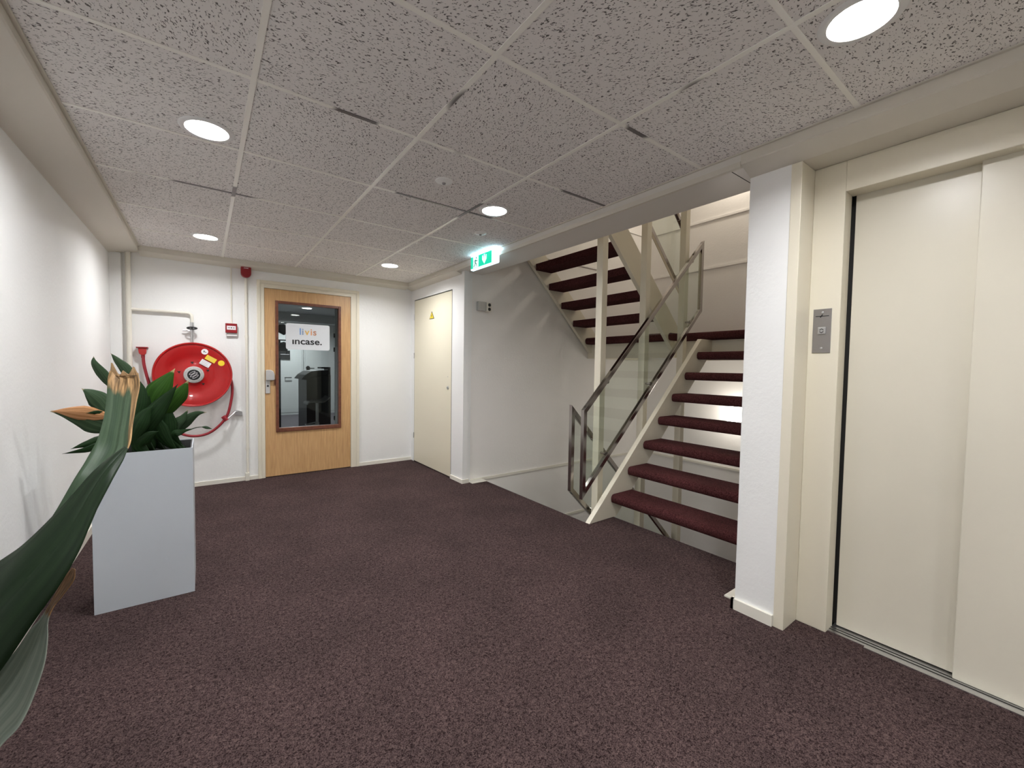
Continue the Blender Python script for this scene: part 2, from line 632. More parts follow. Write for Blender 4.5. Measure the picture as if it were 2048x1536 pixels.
def st(mb, name, m, label=None, bevel=0.0, parent=None):
    o = mb.build(name, M[m], parent, bevel)
    if parent is None:
        o['kind'] = 'structure'
        if label:
            o['label'] = label
            o['category'] = name.split('_')[0]
    return o


def dup(root, loc, label=None):
    r = root.copy()
    COL.objects.link(r)
    r.location = loc
    if label:
        r['label'] = label
    for ch in list(root.children):
        c = ch.copy()
        COL.objects.link(c)
        c.parent = r
        for g in ch.children:
            d = g.copy()
            COL.objects.link(d)
            d.parent = c
    return r


def text(body, name, m, parent, x, y, z, h, width=None, off=0.0, normal='-y', kern=1.0):
    cu = bpy.data.curves.new(name, 'FONT')
    cu.body = body
    cu.size = 1.0
    cu.offset = off
    cu.extrude = 0.0
    cu.space_character = kern
    t = bpy.data.objects.new(name + '_tmp', cu)
    COL.objects.link(t)
    bpy.context.view_layer.update()
    dg = bpy.context.evaluated_depsgraph_get()
    me = bpy.data.meshes.new_from_object(t.evaluated_get(dg))
    bpy.data.objects.remove(t)
    xs = [v.co.x for v in me.vertices]
    ys = [v.co.y for v in me.vertices]
    k = h / 0.70
    kx = width / (max(xs) - min(xs)) if width else k
    o0 = Vector(parent.get('_o'))
    mx = min(xs)
    for v in me.vertices:
        a, b = (v.co.x - mx) * kx, v.co.y * k
        v.co = (Vector((x + a, y, z + b)) if normal == '-y' else Vector((x, y - a, z + b))) - o0
    me.name = name
    me.materials.clear()
    me.materials.append(m)
    o = bpy.data.objects.new(name, me)
    COL.objects.link(o)
    o.parent = parent
    o['_o'] = tuple(o0)
    return o, (max(xs) - mx) * kx


# ============================================================ THE SETTING
# floor: carpeted slab with the stairwell opening cut out on the right
f = MB()
for r in ((XL - .05, 2.10, YB, YF + .10), (2.10, SLX, 0.43, 1.93), (2.10, 2.645, YP + .09, 0.43), (2.10, 2.17, YP, YP + .09), (2.10, 2.16, 1.93, 2.05), (2.10, 2.285, YB, -1.09)):
    f.box(r[0], r[1], r[2], r[3], -0.012, 0.0)
st(f, 'floor', 'carpet', 'dark aubergine loop-pile carpet covering the whole hall floor')
g = MB()
g.box(2.0, SLX - .004, YP, 2.05, -0.32, -0.0125)
g.box(SLX - .004, 2.64, YP, 0.43, -0.32, -0.0125)
st(g, 'trim_1', 'base', 'cream painted edge of the floor slab at the stairwell')
st(B(2.16, SLX + .004, 1.93, 2.05, -0.012, 0.006), 'trim_2', 'base', 'white kerb end on the floor by the cupboard corner')
st(B(2.17, 2.649, YP, YP + .09, -0.012, 0.008), 'trim_3', 'base', 'white kerb end on the floor beside the white pillar')

# walls of the hall
st(B(XL - .1, XL, YB, YF + .1, -0.32, 3.3), 'wall_left', 'wall', 'white painted wall on the left')
w = MB()
w.box(XL - .1, 0.335, YF, YF + .1, -.32, 3.3)
w.box(1.32, XC, YF, YF + .1, -.32, 3.3)
w.box(0.335, 1.32, YF, YF + .1, 2.13, 3.3)
st(w, 'wall_far', 'wall', 'white far wall with the beech door')
w = MB()
w.box(XC, XC + .06, YS - .06 + .0, 2.262, -.0, 3.3)
w.box(XC, XC + .06, 3.29, YF + .1, 0, 3.3)
w.box(XC, XC + .06, 2.262, 3.29, 2.125, 3.3)
w.box(XC + .06, XC + .12, YS - .02, YF + .1, 0, 3.3)
st(w, 'wall_cupboard', 'wall', 'white wall of the meter cupboard beside the far corner')
st(B(XC + .061, XB + .1, YS, YS + .1, -3.0, 5.6), 'wall_stair_side', 'stairwall', 'long off-white wall along the stairwell')
st(B(XB, XB + .1, YP - .1, YS, -3.0, 5.6), 'wall_stair_back', 'stairwall', 'off-white wall at the back of the stairwell')
w = MB()
w.box(XR, XB, -1.047, YP, -3.0, 5.6)
st(w, 'wall_pillar', 'wall', 'white pillar and wall between lift and stairs')
st(B(XL - .1, 2.6, YB - .1, YB, -.1, 3.3), 'wall_rear', 'wall', 'white wall behind the viewpoint')

# lift front
w = MB()
w.box(XR - .004, 2.62, -1.092, -1.047, 0, 2.246)
st(w, 'trim_4', 'cream', 'cream painted post frame beside the white pillar', 0.002)
w = MB()
w.box(2.25, 2.344, -1.218, -1.092, 0, 2.246)
w.box(2.25, 2.35, -3.2, -1.218, 2.105, 2.246)
w.box(2.25, 2.35, YB, -3.2, 0, 2.246)
st(w, 'wall_lift', 'cream', 'cream recessed wall panel around the lift door', 0.003)
st(B(2.50, 2.60, YB, -1.092, -.1, 3.3), 'wall_shaft', 'darkgap')

# upper storey shell above the hall, seen only through the stairwell
st(B(2.25, 2.34, YP, YS, 3.345, 5.6), 'wall_upper', 'stairwall')
st(B(2.2, XB + .1, -1.047, YS + .1, 5.6, 5.7), 'ceiling_stairwell', 'wall')

# ceiling
st(B(CXL - .01, CXR + .01, YB, CYF + .01, CZ, CZ + .03), 'ceiling', 'tile', 'suspended ceiling of grey fissured mineral tiles')
b = MB()
for i in range(0, 4):
    x = i * 0.66 if i < 3 else None
    if x is None:
        continue
    b.box(x - .010, x + .010, YB, CYF, CZ - .0035, CZ + .001)
for j in range(-6, 5):
    y = j * .66
    b.box(CXL, CXR, y - .009, y + .009, CZ - .0030, CZ + .001)
st(b, 'trim_5', 'bar', 'thin enamelled bars between the ceiling tiles')
# shadow gap strip and edge angle round the tiled field
b = MB()
b.box(CXL, CXL + .014, YB, CYF, CZ - .006, CZ + .001)
b.box(CXR - .014, CXR, YB, CYF, CZ - .006, CZ + .001)
b.box(CXL + .014, CXR - .014, CYF - .012, CYF, CZ - .006, CZ + .001)
st(b, 'trim_6', 'cove', 'edge angle around the tiled ceiling')
# coves
st(MB().prism([(XL, 2.252), (CXL - .006, 2.296), (CXL, 2.302), (CXL, 2.42), (XL, 2.42)], 'y', YB, YF), 'trim_7', 'cove', 'sloping cream cove along the left wall')
c = MB()
c.prism([(YF, 2.262), (CYF + .004, 2.288), (CYF, 2.292), (CYF, 2.42), (YF, 2.42)], 'x', CXL, CXR)
st(c, 'trim_8', 'cove', 'cream cove above the far wall')
c = MB()
c.prism([(XR + .3, 2.246), (XR, 2.248), (CXR + .004, 2.285), (CXR, 2.290), (CXR, 2.42), (XR + .3, 2.42)], 'y', YB, YP + .0)
c.prism([(XC, 2.255), (CXR + .004, 2.285), (CXR, 2.290), (CXR, 2.42), (XC, 2.42)], 'y', YS, YF)
st(c, 'trim_9', 'cove', 'cream cove above the lift and the cupboard')
st(B(CXR, 2.335, YP, YS, 2.283, 3.34), 'trim_10', 'soffit', 'smooth painted underside of the upper floor edge by the stairs')
st(B(CXR + .0005, 2.334, YP + .06, YP + .064, 2.2824, 2.284), 'trim_11', 'darkgap')
st(B(CXR - .004, CXR + .018, YP, YS, 2.272, 2.30), 'trim_12', 'cove', 'narrow cream lip of the ceiling at the stairwell')

# baseboards
b = MB()
b.box(XL, XL + .012, YB, YF, 0, .058)
st(b, 'baseboard_left', 'base')
b = MB()
b.box(XL + .012, 0.303, YF - .012, YF, 0, .042)
b.box(1.381, XC, YF - .012, YF, 0, .042)
st(b, 'baseboard_far', 'base')
b = MB()
b.box(XC - .012, XC, YS - .062, 2.262, 0, .042)
b.box(XC - .012, XC + .075, YS - .075, YS - .061, 0, .042)
st(b, 'baseboard_cupboard', 'base')
b = MB()
b.box(XR - .016, XR, -1.045, YP + .014, 0, .056)
b.box(XR - .016, XR + .06, YP, YP + .014, 0, .056)
st(b, 'baseboard_pillar', 'base')

# moulding lines on the stairwell walls
for i, z in enumerate((-.68, 0.0, 2.63, 3.27)):
    b = MB()
    x0 = 2.2
    b.box(x0, XB, YS - .014, YS, z - .014, z + .014)
    b.box(XB - .014, XB, YP, YS - .014, z - .014, z + .014)
    st(b, 'trim_%d' % (13 + i), 'base' if z < 1 else 'stairwall', 'thin horizontal moulding on the stairwell walls')
st(B(2.35, XB, YP, YS, -3.05, -3.0), 'floor_stairwell', 'carpet')

# far door with glazed panel --------------------------------------------
fr = MB()
y0, y1 = YF - .014, YF + .1
fr.box(.303, .372, y0, y1, 0, 2.162)
fr.box(1.287, 1.381, y0, y1, 0, 2.162)
fr.box(.372, 1.287, y0, y1, 2.092, 2.162)
fr.box(.303, .335, y0 - .008, y0, 0, 2.170)
fr.box(1.352, 1.385, y0 - .008, y0, 0, 2.170)
fr.box(.335, 1.352, y0 - .008, y0, 2.135, 2.170)
d1 = st(fr, 'door_1', 'cream', 'beech door with a tall glass pane in a cream frame on the far wall', 0.002)
lf = MB()
ly0, ly1 = YF - .004, YF + .038
X0, X1, Z0, Z1 = .374, 1.285, .008, 2.089
gx0, gx1, gz0, gz1 = .492, 1.158, .515, 1.955
lf.box(X0, gx0, ly0, ly1, Z0, Z1)
lf.box(gx1, X1, ly0, ly1, Z0, Z1)
lf.box(gx0, gx1, ly0, ly1, Z0, gz0)
lf.box(gx0, gx1, ly0, ly1, gz1, Z1)
st(lf, 'door_leaf', 'wood', parent=d1)
mo = MB()
my0, my1 = YF - .018, YF + .045
t = .030
mo.box(.477, .477 + t, my0, my1, .501, 1.965)
mo.box(1.172 - t, 1.172, my0, my1, .501, 1.965)
mo.box(.477 + t, 1.172 - t, my0, my1, .501, .501 + t + .014)
mo.box(.477 + t, 1.172 - t, my0, my1, 1.965 - t, 1.965)
st(mo, 'glazing_bead', 'walnut', parent=d1, bevel=.004)
st(B(.505, 1.144, YF + .012, YF + .018, .53, 1.94), 'glass_pane', 'doorglass', parent=d1)
h = MB()
h.prism([(.380, 1.082), (.380, 1.192), (.392, 1.198), (.432, 1.196), (.452, 1.180), (.463, 1.150), (.463, 1.090), (.455, 1.082)], 'y', YF - .048, YF - .004)
ha = st(h, 'door_handle', 'silver', parent=d1, bevel=.006)
st(B(.378, .422, YF - .016, YF - .004, .937, 1.081), 'lock_plate', 'silver', parent=ha, bevel=.003)
st(MB().lathe([(.0, -.004), (.010, -.004), (.010, .0)], (.400, YF - .016, 1.020), 'y', 16), 'lock_cylinder', 'black', parent=ha)
st(B(.463, .480, YF - .012, YF - .004, 1.03, 1.09), 'strike_notch', 'walnut', parent=d1)

# cupboard door
cb = MB()
cb.box(XC - .001, XC + .010, 2.262, 2.268, 0, 2.118)
cb.box(XC - .001, XC + .010, 3.284, 3.29, 0, 2.118)
cb.box(XC - .001, XC + .010, 2.268, 3.284, 2.112, 2.118)
d2 = st(cb, 'door_2', 'darkgap', 'flush cream cupboard door with a warning triangle')
st(B(XC - .002, XC + .03, 2.2675, 3.2845, .012, 2.1125), 'door_leaf', 'creamdoor', parent=d2, bevel=.001)
for z in (.35, 1.40, 1.90):
    st(MB().tube([(XC - .008, 3.284, z - .035), (XC - .008, 3.284, z + .035)], .006, 10), 'hinge', 'alu', parent=d2)
st(MB().lathe([(.020, 0), (.020, -.006), (.013, -.010), (.0, -.010)], (XC - .002, 2.345, 1.022), 'x', 24), 'lock_rose', 'silver', parent=d2)
st(MB().lathe([(.007, -.0105), (.0, -.0110)], (XC - .002, 2.345, 1.022), 'x', 12), 'keyhole', 'black', parent=d2)
st(MB().lathe([(.005, 0), (.005, -.003), (.0, -.003)], (XC - .002, 2.350, 1.147), 'x', 12), 'screw_cap', 'silver', parent=d2)

# lift door
dl = MB()
dl.box(2.352, 2.384, -1.640, -1.232, .010, 2.135)
d3 = st(dl, 'door_3', 'liftdoor', 'cream sliding lift door in two leaves', 0.002)
dl = MB()
dl.box(2.318, 2.346, -2.25, -1.634, .0045, 2.118)
st(dl, 'front_leaf', 'liftdoor', parent=d3, bevel=.003)
st(B(2.385, 2.42, -3.2, -1.18, 0, 2.2), 'shaft_lining', 'darkgap', parent=d3)
st(B(2.28, 2.384, -3.2, -1.218, -.005, .003), 'sill', 'alu', parent=d3)
s_ = MB()
for x in (2.300, 2.322):
    s_.box(x, x + .006, -3.2, -1.218, .003, .0045)
st(s_, 'sill_groove', 'darkgap', parent=d3)
st(B(2.262, 2.284, -3.2, -1.36, 0, .004), 'sill_edge', 'alu', parent=d3)

# ============================================================ STAIRS
RISE, RUN = .2082, .212
T1X, T1Z = 2.602, .201
FY0, FY1 = -.84, .405                     # first flight
TT = .076


def tread_profile(x0, x1, z1, t, sgn=1):
    """rounded nosing at x0, square back at x1"""
    r = t * .42
    pts = []
    for k in range(7):
        a = PI / 2 + (PI) * k / 6
        cx, cz = x0 + sgn * r, (z1 - r if k < 3.5 else z1 - t + r)
        pts.append((cx + sgn * r * math.cos(a), cz + r * math.sin(a)))
    return [(x1, z1)] + pts + [(x1, z1 - t)]


def flight(name, label, n, x0, z0, sgn, ya, yb, depth, slo, shi, xs, strs):
    root = thing(name, label, 'stairs', (x0, (ya + yb) / 2, z0 - .2))
    tm = None
    for i in range(n):
        if tm is None:
            mb = MB().prism(tread_profile(x0, x0 + sgn * depth, z0, TT, sgn), 'y', ya + .003, yb - .003)
            tm = mb.build('tread', M['tread'], root, 0, True)
        else:
            c = tm.copy()
            COL.objects.link(c)
            c.parent = root
            c.location = (sgn * RUN * i, 0, RISE * i)
    for yy in strs:
        k = RISE / RUN
        (xa, za), (xb, zb) = xs

        def line(off, z):
            return x0 + sgn * (z - z0 - off) / k
        pts = [(line(shi, za), za), (line(shi, zb), zb), (line(slo, zb), zb), (line(slo, za), za)]
        MB().prism(pts, 'y', yy, yy + .045).build('stringer', M['cream'], root, .002)
    return root


flight('stair_flight', 'lower flight of oxblood carpeted open treads with a cream stringer, rising from the hall floor', 7, T1X, T1Z, 1, FY0, FY1,
       .272, -.275, .052, ((0, 0.0), (0, 1.585)), (FY1, FY0 - .018))
# second flight climbs back towards the hall, against the side wall
F2Y0, F2Y1 = .805, 1.985
f2x, f2z = 3.957, 1.878
flight('stair_flight', 'upper flight of dark carpeted open treads seen from below, climbing along the side wall', 8, f2x, f2z, -1, F2Y0, F2Y1,
       .278, -.345, .0, ((0, 1.475), (0, 3.34)), (F2Y1, F2Y0 - .045))
# half landing
ld = thing('stair_landing', 'carpeted half landing between the two stair flights', 'landing', (4.7, .6, 1.4))
ln = MB()
ln.prism(tread_profile(4.085, XB - .016, 1.670, .085), 'y', -.84, .755)
ln.prism(tread_profile(3.915, XB - .016, 1.670, .085), 'y', .755, 2.035)
ln.build('carpet', M['tread'], ld, 0, True)
ln = MB()
ln.box(4.17, 4.25, -.86, .755, 1.37, 1.584)
ln.box(4.04, 4.12, .755, 2.055, 1.40, 1.584)
ln.box(4.25, XB - .016, 1.97, 2.055, 1.40, 1.584)
ln.build('fascia', M['cream'], ld)
B(4.25, XB - .002, -.855, 1.97, 1.50, 1.584).build('deck', M['stairwall'], ld)
# lower half landing
ll = thing('stair_landing', 'carpeted half landing below the hall floor, under the globe lamp', 'landing', (4.6, .6, -1.75))
B(4.0, XB - .002, -.855, 2.055, -1.75, -1.67).build('carpet', M['tread'], ll)

# square posts between the flights
for i, (x, lb) in enumerate(((2.632, 'cream square steel post nearest the hall, left of the glass balustrade'),
                             (3.245, 'cream square steel post, middle one of three between the flights'),
                             (3.895, 'cream square steel post deepest in the stairwell'))):
    tag(B(x - .034, x + .034, .552, .620, -2.9, 5.58).build('steel_post', M['cream'], None, .003), lb, 'post', 'posts of the stairwell')


def balustrade(label, y, x0, z0, x1, z1, hgt, clampx, ys):
    """leaning parallelogram of square steel bar around a glass pane"""
    root = thing('glass_balustrade', label, 'balustrade', ((x0 + x1) / 2, y, min(z0, z1)))
    a, b_, c_, d_ = Vector((x0, y, z0)), Vector((x1, y, z1)), Vector((x1, y, z1 + hgt)), Vector((x0, y, z0 + hgt))
    fb = MB()
    sl = (z1 - z0) / (x1 - x0)
    hw = .019
    yy0, yy1 = y - .016, y + .016
    lo = .02 * math.sqrt(1 + sl * sl)
    # rails and uprights mitred as prisms
    fb.prism([(x0, z0 - lo), (x1, z1 - lo), (x1, z1 + lo), (x0, z0 + lo)], 'y', yy0, yy1)
    fb.prism([(x0, z0 + hgt - lo), (x1, z1 + hgt - lo), (x1, z1 + hgt + lo), (x0, z0 + hgt + lo)], 'y', yy0, yy1)
    fb.prism([(x0 - hw, z0 - lo - sl * hw), (x0 + hw, z0 - lo + sl * hw), (x0 + hw, z0 + hgt + lo + sl * hw), (x0 - hw, z0 + hgt + lo - sl * hw)], 'y', yy0 - .001, yy1 + .001)
    fb.prism([(x1 - hw, z1 - lo - sl * hw), (x1 + hw, z1 - lo + sl * hw), (x1 + hw, z1 + hgt + lo + sl * hw), (x1 - hw, z1 + hgt + lo - sl * hw)], 'y', yy0 - .001, yy1 + .001)
    fb.build('frame', M['steel'], root, .002)
    MB().prism([(x0 + .015, z0 + .02), (x1 - .015, z1 + .02), (x1 - .015, z1 + hgt - .02), (x0 + .015, z0 + hgt - .02)], 'y', y - .004, y + .004).build('glass_panel', M['glass'], root)
    for cx in clampx:
        for dz in (0, hgt):
            z = z0 + sl * (cx - x0) + dz
            cl = MB()
            cl.tube([(cx, y, z + (.03 if dz == 0 else -.03)), (cx, ys, z + (.03 if dz == 0 else -.03))], .010, 12)
            cl.tube([(cx, min(y, ys) - .004, z + (.03 if dz == 0 else -.03)), (cx, min(y, ys) + .006, z + (.03 if dz == 0 else -.03))], .019, 12)
            cl.build('clamp', M['steel'], root)
    return root


K = RISE / RUN
balustrade('square steel framed glass balustrade beside the lower flight, nearest the viewer', .495, 2.350, .228, 4.065, .228 + 1.668, .685, (2.63, 3.245, 3.895), .555)
balustrade('steel framed glass balustrade dropping below the hall floor behind the nearer one', .668, 2.385, .215, 4.065, .215 - 1.65, .690, (2.63, 3.895), .617)
balustrade('steel framed glass balustrade high up beside the upper flight', .668, 2.40, 3.69, 4.065, 2.005, .690, (3.245, 3.895), .617)
balustrade('steel framed glass balustrade of the flight below, glimpsed between the open treads', .495, 2.40, -3.10, 4.065, -1.47, .690, (3.245, 3.895), .555)

# round wall lamps
for z, lb in ((.717, 'glowing white globe lamp on the stairwell back wall, half hidden by the white pillar'), (.717 + 3.34, 'globe lamp high on the stairwell back wall above the half landing')):
    gl = thing('globe_lamp', lb, 'lamp', (XB - .09, .60, z - .12))
    prof = [(.118 * math.sin(PI * k / 16), -.118 * math.cos(PI * k / 16)) for k in range(17)]
    gm = MB().lathe(prof, (XB - .125, .62, z), 'z', 32)
    gm.build('globe', M['globe'], gl)
    MB().lathe([(.06, -.012), (.06, .0)], (XB, .62, z), 'x', 24).build('wall_plate', M['white'], gl)
    pl = bpy.data.lights.new('globe_light', 'POINT')
    pl.energy = GLOBE_W if z < 2 else GLOBE_W * 4.8
    pl.color = (1.0, .91, .80) if z < 2 else (1.0, .88, .74)
    pl.shadow_soft_size = .118
    po = bpy.data.objects.new('globe_light', pl)
    po.location = Vector((XB - .26, .62, z)) - Vector(gl['_o'])
    po.parent = gl
    COL.objects.link(po)

# ============================================================ CEILING LAMPS
def downlight(x, y, label, power, z=CZ, group='recessed ceiling lamps of the hall'):
    root = thing('ceiling_downlight', label, 'ceiling lamp', (x, y, z), group)
    MB().lathe([(.082, -.0005), (.084, -.006), (.100, -.006), (.108, -.0005)], (x, y, z), 'z', 48).build('trim_ring', M['white'], root)
    MB().lathe([(.0, -.002), (.083, -.002)], (x, y, z), 'z', 48).build('diffuser', M['glow'], root)
    a = bpy.data.lights.new('lamp', 'AREA')
    a.shape = 'DISK'
    a.size = .15
    a.energy = power
    a.spread = math.radians(156)
    a.color = (.97, .985, 1.0)
    ao = bpy.data.objects.new('lamp', a)
    ao.location = (0, 0, -.008)
    ao.parent = root
    COL.objects.link(ao)
    return root


DL = [(-.14, 2.56, 'smaller looking of the two left ceiling lamps, close to the far wall'),
      (-.14, .535, 'larger looking of the two left ceiling lamps, nearer the viewer'),
      (1.455, 2.52, 'smallest looking ceiling lamp, near the cupboard and far wall'),
      (1.455, .525, 'round ceiling lamp nearest the green exit sign'),
      (1.455, -1.455, 'large glaring ceiling lamp in front of the lift, cut by the picture edge'),
      (-.14, -1.47, 'round ceiling lamp above the viewpoint'),
      (1.455, -3.45, 'round ceiling lamp behind the viewpoint by the lift'),
      (-.14, -3.45, 'round ceiling lamp behind the viewpoint by the left wall')]
for x, y, lb in DL:
    downlight(x, y, lb, DOWN_W)
for x, y, lb in ((.97, .332, 'small round smoke detector on the ceiling tile near the middle'), (1.637, .992, 'small round smoke detector on the ceiling above the exit sign')):
    dt = thing('smoke_detector', lb, 'smoke detector', (x, y, CZ - .02), 'round detectors on the ceiling')
    MB().lathe([(.0, -.012), (.028, -.012), (.036, -.006), (.048, -.004), (.050, 0)], (x, y, CZ), 'z', 36).build('housing', M['lensoff'], dt)
    MB().lathe([(.0, -.020), (.008, -.020), (.011, -.0125)], (x, y, CZ), 'z', 20).build('sensor', M['greyink'], dt)

# exit sign
ex = thing('exit_sign', 'lit green emergency exit sign with running figure and down arrow under the ceiling edge', 'exit sign', (1.955, 1.42, 2.19))
MB().box(1.935, 1.972, 1.20, 1.64, 2.195, 2.325).build('case', M['exitwhite'], ex, .008)
B(1.931, 1.9345, 1.272, 1.628, 2.207, 2.318).build('green_panel', M['exitgreen'], ex)
B(1.9295, 1.931, 1.490, 1.585, 2.209, 2.316).build('pictogram_field', M['exitpict'], ex)
fg = MB()
X_ = 1.929


def limb(p, q, w):
    fg.bar((X_, p[0], p[1]), (X_, q[0], q[1]), w, .0012, (1, 0, 0))


c0, c1 = 1.538, 2.262
limb((c0 - .004, c1 + .018), (c0 + .006, c1 - .008), .014)
limb((c0 + .006, c1 - .008), (c0 - .014, c1 - .022), .009)
limb((c0 - .014, c1 - .022), (c0 - .018, c1 - .044), .008)
limb((c0 + .006, c1 - .008), (c0 + .016, c1 - .030), .009)
limb((c0 + .016, c1 - .030), (c0 + .036, c1 - .040), .008)
limb((c0 - .004, c1 + .018), (c0 + .024, c1 + .012), .006)
limb((c0 + .024, c1 + .012), (c0 + .030, c1 - .004), .006)
limb((c0 - .004, c1 + .018), (c0 - .022, c1 + .004), .006)
limb((c0 - .022, c1 + .004), (c0 - .036, c1 + .012), .006)
fg.lathe([(.0, -.0005), (.0085, -.0005), (.0085, .0005), (0, .0005)], (X_, c0 - .010, c1 + .036), 'x', 14)
fg.build('running_figure', M['exitman'], ex, smooth=False)
ar = MB()
ar.prism([(1.388, 2.218), (1.352, 2.258), (1.352, 2.298), (1.362, 2.298), (1.378, 2.262), (1.380, 2.306), (1.396, 2.306), (1.398, 2.262), (1.414, 2.298), (1.424, 2.298), (1.424, 2.258)], 'x', 1.9295, 1.931)
ar.build('down_arrow', M['exitpict'], ex)
B(1.972, 1.990, 1.25, 1.30, 2.26, 2.30).build('bracket', M['greyink'], ex)
B(1.940, 1.966, 1.22, 1.62, 2.3255, 2.329).build('light_strip', M['exitlight'], ex)

# emergency box high on the stair wall
jb = thing('emergency_light_box', 'small grey box with two round sockets high on the stairwell side wall', 'electrical box', (2.33, YS - .04, 1.88))
B(2.262, 2.372, YS - .045, YS, 1.885, 1.985).build('housing', M['hub'], jb, .006)
B(2.372, 2.428, YS - .058, YS, 1.880, 1.978).build('socket_head', M['pipe'], jb, .005)
for z in (1.953, 1.906):
    MB().lathe([(.0, -.002), (.016, -.002), (.019, 0)], (2.400, YS - .058, z), 'y', 20).build('socket', M['black'], jb)

# call panel of the lift
cp = thing('lift_call_panel', 'brushed steel lift call panel with one square button on the cream wall', 'call panel', (2.247, -1.148, 1.355))
B(2.246, 2.25, -1.186, -1.112, 1.357, 1.569).build('plate', M['panelsteel'], cp, .001)
bt = B(2.240, 2.246, -1.166, -1.134, 1.447, 1.481).build('button', M['alu'], cp, .002)
ch = MB()
for z, sg in ((1.466, 1), (1.460, -1)):
    ch.bar((2.2395, -1.158, z), (2.2395, -1.150, z + sg * .007), .003, .001, (1, 0, 0))
    ch.bar((2.2395, -1.150, z + sg * .007), (2.2395, -1.142, z), .003, .001, (1, 0, 0))
ch.build('arrow_marks', M['black'], bt)
for z in (1.552, 1.380):
    MB().lathe([(.0, -.003), (.0045, -.002), (.005, 0)], (2.246, -1.150, z), 'x', 12).build('screw', M['alu'], cp)
MB().bar((2.2455, -1.122, 1.534), (2.2455, -1.176, 1.534), .0035, .001, (1, 0, 0)).bar((2.2455, -1.141, 1.528), (2.2455, -1.150, 1.542), .004, .001, (1, 0, 0)).build('engraved_mark', M['black'], cp)

# ============================================================ FAR WALL FITTINGS
tag(B(XL, XL + .080, YF - .055, YF, 0, 2.262).build('pipe_casing', M['wall'], None, .003), 'narrow white boxed casing in the left far corner', 'casing')
p = thing('water_pipe', 'cream painted riser pipe with a branch bending down to the hose reel', 'pipe', (-.72, YF - .04, 0))
MB().tube([(-.722, YF - .035, 0), (-.722, YF - .035, 2.28)], .020, 16).build('riser', M['pipe'], p, smooth=True)
pts = [(-.722, YF - .035, 1.755), (-.30, YF - .035, 1.755)]
for k in range(1, 7):
    a = PI / 2 * k / 6
    pts.append((-.29 + .035 * math.sin(a), YF - .035, 1.755 - .035 * (1 - math.cos(a))))
pts.append((-.255, YF - .035, 1.655))
MB().tube(pts, .013, 14).build('branch', M['pipe'], p, smooth=True)
MB().tube([(-.255, YF - .035, 1.655), (-.255, YF - .035, 1.40)], .012, 12).build('drop', M['alu'], p, smooth=True)
v = MB()
v.tube([(-.255, YF - .035, 1.665), (-.255, YF - .035, 1.618)], .017, 8)
v.tube([(-.255, YF - .035, 1.600), (-.255, YF - .035, 1.570)], .020, 8)
v.tube([(-.255, YF - .035, 1.540), (-.255, YF - .035, 1.515)], .016, 8)
v.tube([(-.33, YF - .035, 1.580), (-.255, YF - .035, 1.580)], .006, 8)
v.build('stop_valve', M['alu'], p, .001)
ring = [(-.255 + .040 * math.cos(2 * PI * k / 24), YF - .075 + .020 * math.sin(2 * PI * k / 24), 1.605 + .012 * math.sin(2 * PI * k / 24)) for k in range(25)]
MB().tube(ring, .005, 8).bar((-.255, YF - .035, 1.605), (-.255, YF - .075, 1.605), .012, .012).bar((-.292, YF - .075, 1.605), (-.218, YF - .075, 1.605), .007, .007).build('valve_wheel', M['black'], p, smooth=True)

tag(MB().tube([(.075, YF - .008, 1.68), (.075, YF - .008, 2.27)], .0065, 10).build('cable_conduit', M['pipe'], None, smooth=True), 'thin cable conduit running down to the fire alarm call point', 'conduit')
cp2 = thing('conduit_pipe', 'cream conduit pipe running from ceiling to floor left of the beech door', 'conduit', (.200, YF - .02, 0))
MB().tube([(.204, YF - .018, .03), (.204, YF - .018, 2.166)], .0125, 14).build('tube', M['pipe'], cp2, smooth=True)
for z in (.35, 1.55, 1.90):
    MB().tube([(.204, YF - .018, z - .012), (.204, YF - .018, z + .012)], .0165, 14).build('clip', M['pipe'], cp2, smooth=True)
B(.182, .220, YF - .040, YF, .0, .085).build('foot_cover', M['pipe'], cp2, .003)

sr = thing('alarm_sounder', 'red fire alarm sounder high on the far wall left of the door', 'fire alarm', (.205, YF - .03, 2.17))
pts = [(.158, 2.288), (.158, 2.215)] + [(.205 - .047 * math.cos(PI * k / 10), 2.215 - .044 * math.sin(PI * k / 10)) for k in range(1, 10)] + [(.252, 2.215), (.252, 2.288)]
MB().prism(pts, 'y', YF - .062, YF).build('housing', M['redplastic'], sr, .010)
B(.185, .225, YF - .066, YF - .060, 2.262, 2.268).build('sound_slot', M['paper'], sr)

cl = thing('fire_call_point', 'small square red fire alarm call point with a white label above the hose reel', 'call point', (.07, YF - .03, 1.545))
B(.019, .121, YF - .052, YF - .010, 1.580, 1.678).build('housing', M['redplastic'], cl, .004)
B(.028, .121, YF - .030, YF, 1.548, 1.672).build('back_box', M['white'], cl, .003)
lbx = B(.031, .109, YF - .0535, YF - .0515, 1.612, 1.652).build('label_plate', M['paper'], cl)
mk = MB()
mk.lathe([(.0, -.0005), (.006, -.0005), (.006, .0005), (0, .0005)], (.070, YF - .0545, 1.632), 'y', 16)
for s in (-1, 1):
    mk.prism([(.070 + s * .012, 1.632), (.070 + s * .020, 1.638), (.070 + s * .020, 1.634), (.070 + s * .030, 1.634), (.070 + s * .030, 1.630), (.070 + s * .020, 1.630), (.070 + s * .020, 1.626)], 'y', YF - .0550, YF - .0540)
mk.build('press_mark', M['black'], lbx, smooth=False)

